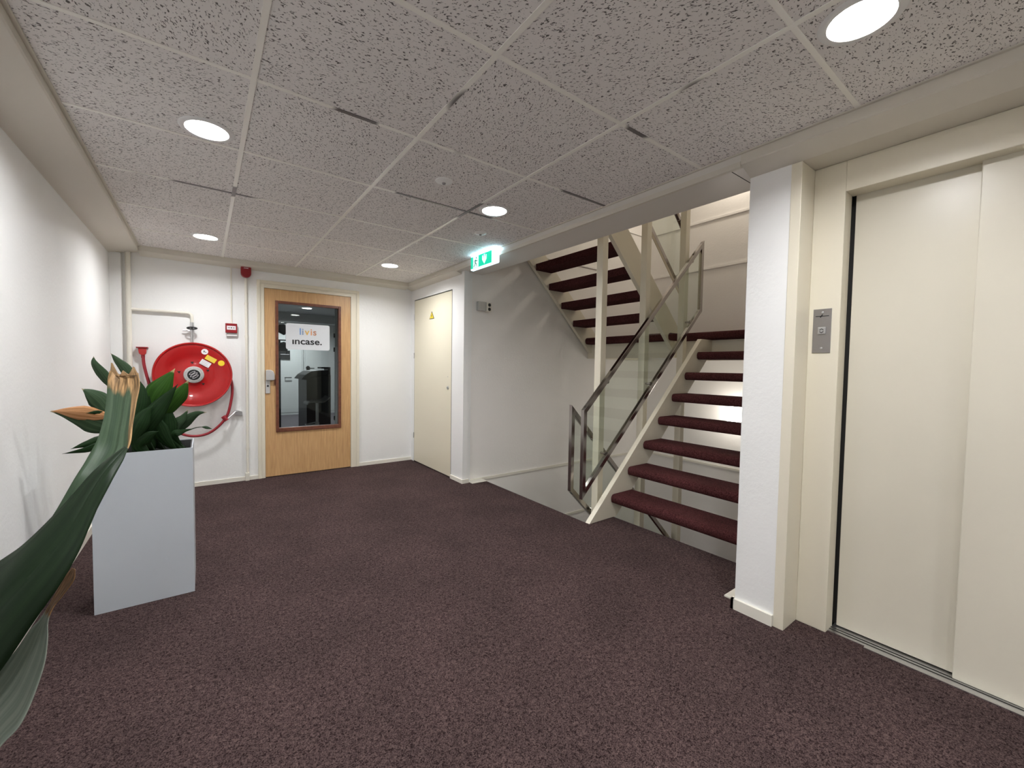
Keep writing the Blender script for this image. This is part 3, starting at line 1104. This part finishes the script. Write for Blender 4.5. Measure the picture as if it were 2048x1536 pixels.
# hose reel -------------------------------------------------------------
HX, HZ, HR = -.245, 1.145, .315
HY = 3.252
hr = thing('hose_reel', 'big round red fire hose reel on the far wall with stickers and grey hub', 'hose reel', (HX, YF, HZ - .33))
prof = [(.0, .000), (.085, .000), (.095, .006), (.205, .006), (.215, .000), (.296, .000), (.302, -.010), (.311, -.012), (.317, -.004), (.317, .006), (.308, .012), (.0, .012)]
MB().lathe(prof, (HX, HY, HZ), 'y', 96).build('front_disc', M['red'], hr)
MB().lathe([(.0, -.003), (.305, -.003), (.312, .004), (.305, .010), (.0, .010)], (HX, YF - .045, HZ), 'y', 96).build('rear_disc', M['red'], hr)
MB().lathe([(.265, .0), (.265, .075)], (HX, HY + .018, HZ), 'y', 64).build('wound_hose', M['redhose'], hr)
MB().lathe([(.05, .0), (.05, .05)], (HX, YF - .05, HZ), 'y', 24).build('axle', M['steel'], hr)
hb = MB().lathe([(.0, -.016), (.060, -.016), (.078, -.012), (.083, -.004), (.083, .001)], (HX, HY, HZ), 'y', 48).build('hub', M['hub'], hr)
MB().lathe([(.0, -.019), (.049, -.018), (.052, -.0155)], (HX, HY, HZ), 'y', 40).build('hub_badge', M['black'], hb)
bd = MB()
for kx in (-1, 0, 1):                                   # looping white line badge
    pts = []
    for k in range(17):
        a = 2 * PI * k / 16
        u, w_ = .0085 * math.cos(a), (.034 - .006 * abs(kx)) * math.sin(a)
        cxx = kx * .022
        uu, ww = u + cxx, w_
        an = -.95
        pts.append((HX + uu * math.cos(an) - ww * math.sin(an), HY - .0205, HZ + uu * math.sin(an) + ww * math.cos(an)))
    bd.tube(pts, .0017, 6, False)
bd.build('badge_lines', M['paper'], hb, smooth=True)
rg = MB()
for k in range(44):
    a = 2 * PI * k / 44
    rg.bar((HX + .062 * math.cos(a), HY - .0162, HZ + .062 * math.sin(a)), (HX + (.066 + .003 * (k % 3)) * math.cos(a), HY - .0155, HZ + (.066 + .003 * (k % 3)) * math.sin(a)), .0035, .0006, (0, 1, 0))
rg.build('rim_lettering', M['greyink'], hb)
for ang in (96, 20, -52, 168, 240):
    a = math.radians(ang)
    cx, cz = HX + .118 * math.cos(a), HZ + .118 * math.sin(a)
    MB().prism([(cx - .013, cz + .009), (cx - .006, cz + .012), (cx, cz + .007), (cx + .006, cz + .012), (cx + .013, cz + .009), (cx + .002, cz - .012)], 'y', HY + .003, HY + .0062).build('vent_hole', M['black'], hr)


def sticker(cx, cz, w_, h_, ang, m, lines, name='sticker'):
    ca, sa = math.cos(ang), math.sin(ang)

    def R2(u, v_):
        return (cx + u * ca - v_ * sa, cz + u * sa + v_ * ca)
    s = MB().prism([R2(-w_ / 2, -h_ / 2), R2(w_ / 2, -h_ / 2), R2(w_ / 2, h_ / 2), R2(-w_ / 2, h_ / 2)], 'y', HY - .0012, HY + .004).build(name, m, hr)
    if lines:
        l_ = MB()
        for i in range(lines):
            v_ = h_ * (.30 - .60 * i / max(1, lines - 1))
            l_.prism([R2(-w_ * .38, v_ - .0012), R2(w_ * (.38 - .12 * (i % 2)), v_ - .0012), R2(w_ * (.38 - .12 * (i % 2)), v_ + .0012), R2(-w_ * .38, v_ + .0012)], 'y', HY - .0018, HY - .0012)
        l_.build('printed_lines', M['greyink'], s)
    return s


sticker(-.108, 1.302, .092, .046, -.56, M['yellow'], 3)['label'] = 'yellow rectangular sticker'
sticker(-.153, 1.258, .088, .052, -.56, M['paper'], 3)['label'] = 'white rectangular sticker'
s1 = MB().lathe([(.0, -.0014), (.028, -.0012), (.028, .003)], (-.022, HY, 1.262), 'y', 28).build('sticker', M['yellow'], hr)
s1['label'] = 'round yellow sticker'
s2 = MB().lathe([(.0, -.0014), (.028, -.0012), (.028, .003)], (-.156, HY, 1.374), 'y', 28).build('sticker', M['paper'], hr)
s2['label'] = 'round white sticker with black mark'
MB().bar((-.168, HY - .0018, 1.380), (-.144, HY - .0018, 1.366), .005, .0006, (0, 1, 0)).bar((-.164, HY - .0018, 1.366), (-.158, HY - .0018, 1.388), .004, .0006, (0, 1, 0)).build('black_mark', M['black'], s2)


def cat(pts, n=10):
    pts = [Vector(p) for p in pts]
    out = []
    e = [pts[0] * 2 - pts[1]] + pts + [pts[-1] * 2 - pts[-2]]
    for i in range(1, len(e) - 2):
        for k in range(n):
            t = k / n
            a, b2, c2, d2_ = e[i - 1], e[i], e[i + 1], e[i + 2]
            out.append(.5 * ((2 * b2) + (-a + c2) * t + (2 * a - 5 * b2 + 4 * c2 - d2_) * t * t + (-a + 3 * b2 - 3 * c2 + d2_) * t ** 3))
    out.append(pts[-1])
    return out


ho = MB().tube(cat([(.030, 3.315, 1.26), (.055, 3.31, 1.12), (.070, 3.305, 1.02), (.060, 3.30, .88), (.012, 3.30, .700), (-.115, 3.30, .562), (-.262, 3.30, .532), (-.40, 3.305, .60), (-.50, 3.31, .76), (-.558, 3.32, .95), (-.600, 3.335, 1.12), (-.622, 3.35, 1.24), (-.628, 3.355, 1.33)], 10), .0125, 14)
ho.build('loose_hose', M['redhose'], hr, smooth=True)

nz = thing('hose_nozzle_holder', 'red nozzle of the hose hung in a holder left of the reel', 'nozzle', (-.63, YF - .03, 1.31))
MB().prism([(-.662, 1.395), (-.656, 1.345), (-.640, 1.328), (-.616, 1.328), (-.604, 1.345), (-.600, 1.395)], 'y', YF - .062, YF - .015).build('nozzle_body', M['red'], nz, .004)
B(-.675, -.590, YF - .070, YF, 1.395, 1.405).build('holder_plate', M['redplastic'], nz, .002)
MB().tube([(-.628, YF - .037, 1.332), (-.628, YF - .037, 1.302)], .0145, 14).build('coupling', M['redhose'], nz, smooth=True)

gb = thing('hose_guide', 'grey metal hose guide bracket on the wall at the lower right of the reel', 'bracket', (.12, YF - .04, .70))
MB().prism([(.075, .742), (.100, .772), (.158, .752), (.162, .706), (.100, .716)], 'y', YF - .030, YF).build('wall_plate', M['alu'], gb, .002)
MB().tube([(.115, YF - .03, .752), (.095, YF - .06, .755), (.030, 3.30, .690)], .006, 10).build('arm', M['alu'], gb, smooth=True)
MB().tube([(-.012, 3.30, .716), (.020, 3.30, .672)], .021, 14).build('clip', M['redhose'], gb, smooth=True)

# door sign --------------------------------------------------------------
ds = thing('door_sign', 'white name plate with two company names fixed to the glass of the beech door', 'sign', (.815, YF + .005, 1.43))
pts = []
x0, x1, z0, z1, rr = .583, 1.047, 1.431, 1.727, .022
for cx, cz, a0 in ((x1 - rr, z1 - rr, 0), (x0 + rr, z1 - rr, 90), (x0 + rr, z0 + rr, 180), (x1 - rr, z0 + rr, 270)):
    for k in range(6):
        a = math.radians(a0 + 18 * k)
        pts.append((cx + rr * math.cos(a), cz + rr * math.sin(a)))
MB().prism(pts, 'y', YF + .008, YF + .012).build('plate', M['signplate'], ds)
xx = .724
for chh, mm in (('l', 'blue'), ('i', 'slate'), ('v', 'amber'), ('i', 'orange'), ('s', 'brownor')):
    o_, wd_ = text(chh, 'lettering', M[mm], ds, xx, YF + .0068, 1.603, .074, off=.015)
    xx += wd_ + .0125
text('ıncase.', 'lettering', M['black'], ds, .648, YF + .0068, 1.494, .072, width=.312, off=.018)

# warning triangle --------------------------------------------------------
ws = thing('warning_sign', 'small yellow electrical warning triangle on the cream cupboard door', 'sign', (XC - .004, 2.77, 1.84))
MB().prism([(2.708, 1.838), (2.838, 1.838), (2.773, 1.930)], 'x', XC - .0045, XC - .002).build('border', M['black'], ws)
MB().prism([(2.722, 1.845), (2.824, 1.845), (2.773, 1.918)], 'x', XC - .0052, XC - .0045).build('yellow_field', M['yellow'], ws)
MB().prism([(2.778, 1.900), (2.762, 1.872), (2.772, 1.872), (2.766, 1.850), (2.788, 1.880), (2.776, 1.880), (2.784, 1.900)], 'x', XC - .0058, XC - .0052).build('lightning_bolt', M['black'], ws)

# ============================================================ OFFICE BEHIND THE GLASS
OY = 9.72
st(B(-.6, 4.2, YF + .1, OY, -.012, 0), 'floor_office', 'officefloor')
st(B(-.6, 4.2, YF + .1, OY, CZ, CZ + .05), 'ceiling_office', 'officewall')
w = MB()
w.box(-.7, 4.2, OY, OY + .1, 0, CZ)
st(w, 'wall_office_back', 'officewall')
st(B(-.7, -.6, YF + .1, OY, 0, CZ), 'wall_office_left', 'officewall')
st(B(4.2, 4.3, YF + .1, OY, 0, CZ), 'wall_office_right', 'officewall')
st(B(-.6, 4.2, 7.9, 8.15, 2.16, CZ), 'trim_17', 'officewall')
st(B(1.2, 3.5, OY - .015, OY, 0, .06), 'baseboard_office', 'officewall')
for nme, xa, xb_, lb in (('door_4', .95, 1.83, 'white office door at the left behind the glass'), ('door_5', 1.90, 2.85, 'white office door with black lever handle behind the glass')):
    dd = MB()
    dd.box(xa - .04, xa, OY - .03, OY, 0, 2.13)
    dd.box(xb_, xb_ + .04, OY - .03, OY, 0, 2.13)
    dd.box(xa, xb_, OY - .03, OY, 2.09, 2.13)
    d_ = st(dd, nme, 'officewall', lb)
    st(B(xa + .004, xb_ - .004, OY - .022, OY, .06, 2.088), 'door_leaf', 'officewall', parent=d_)
    hx = xa + .07 if nme == 'door_5' else xa + .50
    hz = 1.165 if nme == 'door_5' else .93
    hh = MB()
    if nme == 'door_5':
        hh.lathe([(.0, -.012), (.045, -.012), (.05, 0)], (hx, OY - .022, hz + .01), 'y', 20)
        hh.lathe([(.0, -.012), (.04, -.012), (.045, 0)], (hx, OY - .022, hz - .05), 'y', 20)
    hh.tube([(hx, OY - .022, hz), (hx, OY - .07, hz), (hx + .14, OY - .07, hz)], .011, 8)
    st(hh, 'door_handle', 'black', parent=d_)
for y, lb in ((6.87, 'nearer round office ceiling lamp behind the door glass'), (8.89, 'farther round office ceiling lamp behind the door glass')):
    downlight(1.435, y, lb, OFFICE_W, CZ, 'office ceiling lamps behind the glass')
sc1 = thing('wall_screen', 'black screen on the office wall behind the door glass', 'screen', (1.35, OY - .05, 1.35))
B(1.0, 1.56, OY - .055, OY - .022, 1.39, 1.60).build('panel', M['black'], sc1)
B(1.30, 1.545, OY - .057, OY - .0555, 1.500, 1.508).build('light_line', M['paper'], sc1)
cr = thing('coat_rack', 'dark coat rack with hanging clothes behind the door glass, left of the sign', 'coat rack', (1.05, 7.0, 0))
cm = MB()
cm.box(.97, 1.12, 6.9, 6.97, 1.70, 1.72)
cm.tube([(1.09, 6.92, 1.45), (1.09, 6.92, 1.95)], .012, 8)
cm.build('rail', M['black'], cr)
cm = MB()
cm.prism([(.93, 1.50), (1.10, 1.50), (1.12, 1.60), (1.06, 1.69), (.98, 1.66)], 'y', 6.88, 6.99)
cm.build('garment', M['black'], cr, .02)
cm = MB()
cm.prism([(.95, 1.86), (1.06, 1.80), (1.12, 1.92), (1.07, 2.02), (.97, 2.0)], 'y', 6.88, 6.99)
cm.build('garment', M['black'], cr, .02)
B(.96, .99, 6.91, 6.95, 0, 1.72).build('stand', M['black'], cr)
dk = thing('reception_desk', 'tall black reception desk behind the door glass', 'desk', (1.32, 5.3, 0))
B(1.120, 1.475, 5.2, 5.9, 0, 1.10).build('carcass', M['black'], dk, .004)
MB().prism([(1.045, 1.030), (1.100, 1.100), (1.190, 1.160), (1.30, 1.172), (1.44, 1.172), (1.44, 1.10), (1.20, 1.06), (1.12, 1.025)], 'y', 5.18, 5.85).build('counter_top', M['black'], dk, .006)
B(1.34, 1.475, 5.22, 5.5, 1.20, 1.225).build('shelf', M['black'], dk)
B(1.44, 1.475, 5.22, 5.5, 1.10, 1.20).build('shelf_support', M['black'], dk)
so = thing('bar_stool', 'black and chrome bar stool in front of the desk behind the glass', 'stool', (1.19, 4.8, 0))
se = cat([(1.030, 4.8, .700), (1.055, 4.8, .722), (1.10, 4.8, .730), (1.20, 4.8, .722), (1.27, 4.8, .735), (1.335, 4.8, .790)], 6)
mb = MB()
n_ = len(se)
for y_ in (4.64, 4.96):
    for dz in (0, -.020):
        mb.v += [(q.x, y_, q.z + dz) for q in se]
for i in range(n_ - 1):
    a0_, b0_, c0_, d0_ = i, n_ + i, 2 * n_ + i, 3 * n_ + i
    mb.f += [(a0_, a0_ + 1, c0_ + 1, c0_), (b0_, d0_, d0_ + 1, b0_ + 1), (a0_, b0_, b0_ + 1, a0_ + 1), (c0_, c0_ + 1, d0_ + 1, d0_)]
mb.f += [(0, 2 * n_, 3 * n_, n_), (n_ - 1, 2 * n_ - 1, 4 * n_ - 1, 3 * n_ - 1)]
mb.build('seat', M['stoolseat'], so, smooth=True)
MB().tube([(1.19, 4.8, .02), (1.19, 4.8, .40)], .028, 16).tube([(1.19, 4.8, .40), (1.19, 4.8, .705)], .020, 16).build('column', M['silver'], so, smooth=True)
MB().tube([(1.19, 4.8, .405), (1.02, 4.75, .385), (1.02, 4.62, .385), (1.16, 4.60, .395)], .011, 10).build('footrest', M['silver'], so, smooth=True)
MB().lathe([(.19, 0), (.19, .010), (.03, .03), (0, .03)], (1.19, 4.8, 0), 'z', 36).build('base', M['alu'], so)
od = thing('open_office_door', 'edge of a white office door with dark hinges behind the glass, on the right', 'door', (1.30, 4.2, 0))
B(1.345, 1.46, 4.38, 4.42, 0.01, 1.52).build('door_edge', M['white'], od)
for z in (1.48, 1.68, .50):
    B(1.330, 1.344, 4.385, 4.415, z - .03, z + .03).build('hinge', M['black'], od)
B(1.350, 1.46, 4.38, 4.42, 1.52, 2.33).build('door_frame', M['officewall'], od)

# ============================================================ PLANTERS AND PLANTS
def planter(label, x0, x1, y0, y1, h, soil=.075):
    root = thing('planter', label, 'planter', ((x0 + x1) / 2, (y0 + y1) / 2, 0))
    t = .006
    b = MB()
    b.box(x0, x1, y0, y0 + t, 0, h)
    b.box(x0, x1, y1 - t, y1, 0, h)
    b.box(x0, x0 + t, y0 + t, y1 - t, 0, h)
    b.box(x1 - t, x1, y0 + t, y1 - t, 0, h)
    b.box(x0 + t, x1 - t, y0 + t, y1 - t, 0.0, .01)
    b.build('box', M['planter'], root)
    li = MB()
    for q in ((x0 + t, x1 - t, y0 + t, y0 + 2 * t), (x0 + t, x1 - t, y1 - 2 * t, y1 - t), (x0 + t, x0 + 2 * t, y0 + 2 * t, y1 - 2 * t), (x1 - 2 * t, x1 - t, y0 + 2 * t, y1 - 2 * t)):
        li.box(*q, .012, h - .004)
    li.build('liner', M['planter_in'], root)
    b = MB()
    nx = 26
    ny = 22
    xa, xb_, ya, yb = x0 + t, x1 - t, y0 + t, y1 - t
    for j in range(ny):
        for i in range(nx):
            b.v.append((xa + (xb_ - xa) * i / (nx - 1), ya + (yb - ya) * j / (ny - 1), h - soil + random.uniform(-.010, .016)))
    for j in range(ny - 1):
        for i in range(nx - 1):
            q = j * nx + i
            b.f.append((q, q + 1, q + nx + 1, q + nx))
    so_ = b.build('soil', M['soil'], root)
    for k in range(34):
        cx, cy = random.uniform(xa + .03, xb_ - .03), random.uniform(ya + .03, yb - .03)
        a = random.uniform(0, PI)
        L = random.uniform(.015, .035)
        c = MB().bar((cx - L * math.cos(a), cy - L * math.sin(a), h - soil + .012), (cx + L * math.cos(a), cy + L * math.sin(a), h - soil + random.uniform(.008, .030)), .016, .006)
        so_.data = so_.data
        if k == 0:
            bark = MB()
        q = len(bark.v)
        bark.v += c.v
        bark.f += [tuple(i + q for i in f_) for f_ in c.f]
    bk = bark.build('bark_chips', M['soil'], root)
    bk['kind'] = 'stuff'
    return root


planter('tall white rectangular planter standing on the carpet by the left wall', -.618, -.219, .955, 1.300, .800)


def ribbon(root, rows, m, name='leaf', nu=9, thick=.0009, fold=.0, label=None):
    """rows: [(left point, right point)] from base to tip; a curved blade with a raised fold along its middle"""
    L = cat([r[0] for r in rows], 8)
    Rr = cat([r[1] for r in rows], 8)
    b = MB()
    n = len(L)
    for i in range(n):
        tt = i / (n - 1)
        a, c = Vector(L[i]), Vector(Rr[i])
        k = min(i + 1, n - 1)
        j = max(i - 1, 0)
        tg = ((L[k] + Rr[k]) - (L[j] + Rr[j]))
        tg = tg.normalized() if tg.length > 1e-9 else Vector((0, 0, 1))
        nr = tg.cross(c - a)
        nr = nr.normalized() if nr.length > 1e-9 else Vector((0, 0, 0))
        wd_ = (c - a).length
        for q in range(nu):
            s = q / (nu - 1)
            bend = 4 * s * (1 - s)
            rib = -.25 * math.exp(-((s - .5) / .06) ** 2)
            wav = .035 * math.sin(tt * 17 + s * 5)
            b.v.append(tuple(a.lerp(c, s) + nr * wd_ * (fold * (bend + rib) + wav * abs(s - .5) * 2 * min(1, abs(fold) * 6))))
            b.uv[len(b.v) - 1] = (s, tt)
    for i in range(n - 1):
        for q in range(nu - 1):
            p0 = i * nu + q
            b.f.append((p0, p0 + 1, p0 + nu + 1, p0 + nu))
    o = b.build(name, m, root, smooth=True)
    md = o.modifiers.new('solid', 'SOLIDIFY')
    md.thickness = thick
    if label:
        o['label'] = label
    return o


def blade(root, ctrl, wmax, m, roll=0.0, stem=.25, peak=.55, fold=.12, name='leaf', label=None):
    """lance-shaped leaf along ctrl points, widest at peak, bare stalk up to stem"""
    c = cat(ctrl, 8)
    n = len(c)
    # stalk
    ks = max(2, int(stem * (n - 1)))
    lf_rows = []
    for i in range(ks, n):
        t = (i - ks) / (n - 1 - ks)
        tg = (c[min(i + 1, n - 1)] - c[max(i - 1, 0)]).normalized()
        view = (c[i] - CAM0).normalized()
        sd = tg.cross(view).normalized()
        nn = sd.cross(tg)
        sd = sd * math.cos(roll) + nn * math.sin(roll)
        if t < peak:
            w_ = math.sin(PI / 2 * t / peak) ** .9
        else:
            w_ = (1 - ((t - peak) / (1 - peak)) ** 1.15) ** 1.15 if t < 1 else 0
        w_ = max(w_, .02) * wmax / 2
        lf_rows.append((c[i] - sd * w_, c[i] + sd * w_))
    b = MB()
    nu = 7
    for i, (a, d) in enumerate(lf_rows):
        tg = (c[min(ks + i + 1, n - 1)] - c[max(ks + i - 1, 0)]).normalized()
        nr = tg.cross(d - a).normalized()
        wd_ = (d - a).length
        tt = i / (len(lf_rows) - 1)
        for q in range(nu):
            s = q / (nu - 1)
            b.v.append(tuple(a.lerp(d, s) + nr * wd_ * fold * (1 - abs(2 * s - 1)) ** 1.0))
            b.uv[len(b.v) - 1] = (s, tt)
    for i in range(len(lf_rows) - 1):
        for q in range(nu - 1):
            p0 = i * nu + q
            b.f.append((p0, p0 + 1, p0 + nu + 1, p0 + nu))
    o = b.build(name, m, root, smooth=True)
    md = o.modifiers.new('solid', 'SOLIDIFY')
    md.thickness = .0008
    if label:
        o['label'] = label
    MB().tube(c[:ks + 3], [.0035 - .0012 * k / (ks + 3) for k in range(ks + 3)], 8).build('stalk', M['stem'], o, smooth=True)
    return o


CAM0 = Vector((.2, -1.9, 1.3))
pt = thing('potted_plant', 'leafy dark green plant with browned leaf tips growing in the tall white planter', 'plant', (-.42, 1.12, .74))
SZ = .735


def S(x, y):
    return (x, y, SZ)


def A(u, v, y):
    return tuple(aty(u, v, y))


LD, LM, LG, LO = M['leaf_dark'], M['leaf_mid'], M['leaf_grey'], M['leaf_dry']
blade(pt, [S(-.47, 1.10), A(240, 800, 1.05), A(213, 758, 1.02), A(190, 728, 1.0), A(187, 712, 1.0)], .046, LG, .3, .25, .45)
blade(pt, [S(-.45, 1.14), A(280, 800, 1.12), A(256, 745, 1.12), A(234, 720, 1.12), A(221, 706, 1.12)], .052, LG, .3, .25, .4)
blade(pt, [S(-.48, 1.06), A(235, 850, 1.02), A(205, 808, 1.0), A(182, 788, .98), A(163, 777, .97)], .085, LG, -.1, .2, .5)
blade(pt, [S(-.52, 1.02), A(225, 865, .98), A(185, 843, .94), A(140, 829, .90), A(100, 823, .88)], .105, LG, .1, .18, .4)
blade(pt, [S(-.51, 1.05), A(228, 845, .96), A(186, 829, .92), A(140, 824, .88), A(102, 822, .87)], .072, LO, .35, .25, .5, label='dried orange leaf')
blade(pt, [S(-.50, 1.00), A(215, 862, .99), A(200, 828, .93), A(172, 826, .89)], .04, LD, .3, .2, .5)
blade(pt, [S(-.54, 1.00), A(220, 880, .96), A(175, 888, .92), A(141, 898, .90)], .045, LD, .2, .25, .4)
blade(pt, [S(-.54, .98), A(215, 890, .94), A(170, 900, .90), A(124, 908, .88)], .038, LD, .5, .25, .4)
blade(pt, [S(-.36, 1.10), A(275, 885, 1.06), A(296, 845, 1.02), A(330, 800, 1.0), A(356, 768, .98)], .092, LD, .15, .12, .55)
blade(pt, [S(-.34, 1.20), A(300, 850, 1.18), A(308, 800, 1.16), A(330, 765, 1.14), A(350, 737, 1.13)], .115, LM, .2, .2, .55)
blade(pt, [S(-.30, 1.20), A(318, 850, 1.17), A(340, 815, 1.14), A(362, 785, 1.12), A(377, 760, 1.11)], .085, LM, -.2, .25, .6)
blade(pt, [S(-.25, 1.18), A(343, 880, 1.17), A(336, 850, 1.16), A(335, 825, 1.15), A(338, 802, 1.15)], .088, LD, .1, .08, .5)
blade(pt, [S(-.27, 1.12), A(336, 885, 1.10), A(320, 860, 1.09), A(312, 835, 1.08), A(318, 808, 1.08)], .078, LD, .4, .08, .5)
blade(pt, [S(-.25, 1.20), A(346, 875, 1.19), A(352, 850, 1.18), A(366, 835, 1.17), A(377, 818, 1.16)], .055, LG, .2, .1, .55)
blade(pt, [S(-.24, 1.24), A(348, 872, 1.22), A(368, 846, 1.20), A(392, 828, 1.18), A(414, 824, 1.16)], .062, LG, -.1, .1, .5)
blade(pt, [S(-.24, 1.15), A(349, 872, 1.13), A(362, 864, 1.12), A(385, 857, 1.10)], .042, LD, .3, .1, .5)
blade(pt, [S(-.235, 1.22), A(352, 876, 1.2), A(384, 858, 1.17), A(405, 854, 1.15), A(425, 858, 1.14)], .018, LD, .3, .72, .5)
blade(pt, [S(-.40, 1.12), A(272, 850, 1.10), A(278, 810, 1.10), A(282, 780, 1.10), A(281, 762, 1.10)], .075, LD, .2, .15, .5)
blade(pt, [S(-.38, 1.16), A(285, 850, 1.15), A(294, 815, 1.14), A(299, 790, 1.13)], .060, LD, -.3, .15, .5)
blade(pt, [S(-.42, 1.04), A(268, 880, 1.0), A(278, 850, .98), A(292, 825, .98), A(306, 812, .98)], .080, LD, .1, .1, .5)
blade(pt, [S(-.36, 1.05), A(280, 895, 1.02), A(296, 872, 1.0), A(318, 862, .99)], .070, LD, -.2, .1, .5)
blade(pt, [S(-.40, 1.22), A(300, 890, 1.2), A(285, 860, 1.2), A(268, 835, 1.2)], .08, LD, .2, .1, .5)
blade(pt, [S(-.33, 1.24), A(312, 885, 1.22), A(296, 862, 1.2), A(290, 840, 1.2)], .07, LD, .2, .1, .5)

# second planter, just outside the view, carries the big leaf that leans into the picture
planter('white planter just left of the viewpoint, holding the big leaf', -.845, -.50, -1.52, -1.10, .78)
pb = thing('foreground_plant', 'big dark green leaf with torn brown tip leaning in from the lower left, close up', 'plant', (-.66, -1.30, .70))


def Rw(ul, vl, dl_, ur, vr, dr):
    return (at(ul, vl, dl_), at(ur, vr, dr))


root_pt = Vector((-.60, -1.30, .70))
# grey-green underside with torn brown tip
def base_rows(a, b, n=3):
    """rows carrying a blade from its first visible row down into the soil"""
    w_ = (b - a)
    out = []
    for k in range(n):
        t = k / n
        c = root_pt.lerp((a + b) / 2, t)
        c.z += .04 * math.sin(PI * t)
        out.append((c - w_ * .5 * (.12 + .88 * t), c + w_ * .5 * (.12 + .88 * t)))
    return out


def big(rows, m, **k):
    return ribbon(pb, base_rows(*rows[0]) + rows, m, **k)


big([Rw(-250, 1290, .40, -230, 1480, .38), Rw(-100, 1190, .41, -80, 1370, .39),
     Rw(0, 1125, .42, 20, 1300, .40), Rw(50, 1085, .43, 90, 1195, .41), Rw(100, 1035, .45, 158, 1090, .43),
     Rw(150, 958, .47, 208, 980, .46), Rw(176, 920, .49, 240, 922, .48), Rw(195, 880, .51, 262, 892, .50),
     Rw(205, 838, .54, 267, 850, .53), Rw(211, 795, .57, 273, 800, .56), Rw(215, 765, .59, 278, 768, .58), Rw(221, 744, .60, 277, 746, .595)],
    M['leaf_big'], nu=15, thick=.0010, fold=.20, label='grey-green leaf blade with torn brown tip')
for (u0, v0, u1, v1, u2, v2) in ((220, 750, 240, 753, 224, 726), (238, 752, 258, 750, 246, 741), (256, 752, 278, 750, 268, 734)):
    ribbon(pb, [Rw(u0, v0, .600, u1, v1, .598), Rw((u0 + u2) / 2, (v0 + v2) / 2, .602, (u1 + u2) / 2, (v1 + v2) / 2, .600), Rw(u2 - 1, v2, .606, u2 + 1, v2, .606)], M['leaf_torn'], nu=5, thick=.0008, fold=.05, name='torn_tip')
big([Rw(-250, 1290, .385, -200, 1570, .35), Rw(-100, 1188, .39, -70, 1432, .36),
     Rw(0, 1119, .395, 0, 1345, .37), Rw(50, 1083, .40, 60, 1252, .38), Rw(106, 1032, .415, 122, 1164, .395),
     Rw(150, 985, .43, 162, 1096, .41), Rw(183, 945, .445, 192, 1026, .425), Rw(212, 918, .46, 222, 964, .44), Rw(238, 900, .472, 246, 920, .46), Rw(251, 892, .478, 256, 897, .474)],
    M['leaf_bigdark'], nu=13, thick=.0010, fold=-.10, label='dark green folded leaf blade')
big([Rw(-120, 1450, .40, -80, 1640, .37), Rw(-40, 1390, .41, -5, 1505, .39), Rw(5, 1332, .42, 46, 1444, .395), Rw(38, 1292, .425, 84, 1342, .405),
     Rw(62, 1260, .43, 95, 1278, .415), Rw(82, 1238, .435, 97, 1244, .425), Rw(98, 1212, .44, 107, 1217, .43), Rw(114, 1182, .445, 127, 1190, .438), Rw(132, 1152, .45, 148, 1160, .444), Rw(146, 1136, .455, 151, 1139, .45)],
    M['leaf_pale'], nu=11, thick=.0009, fold=.08, label='pale leaf underside with dried brown tip')

for o in bpy.data.objects:
    if '_o' in o.keys():
        del o['_o']
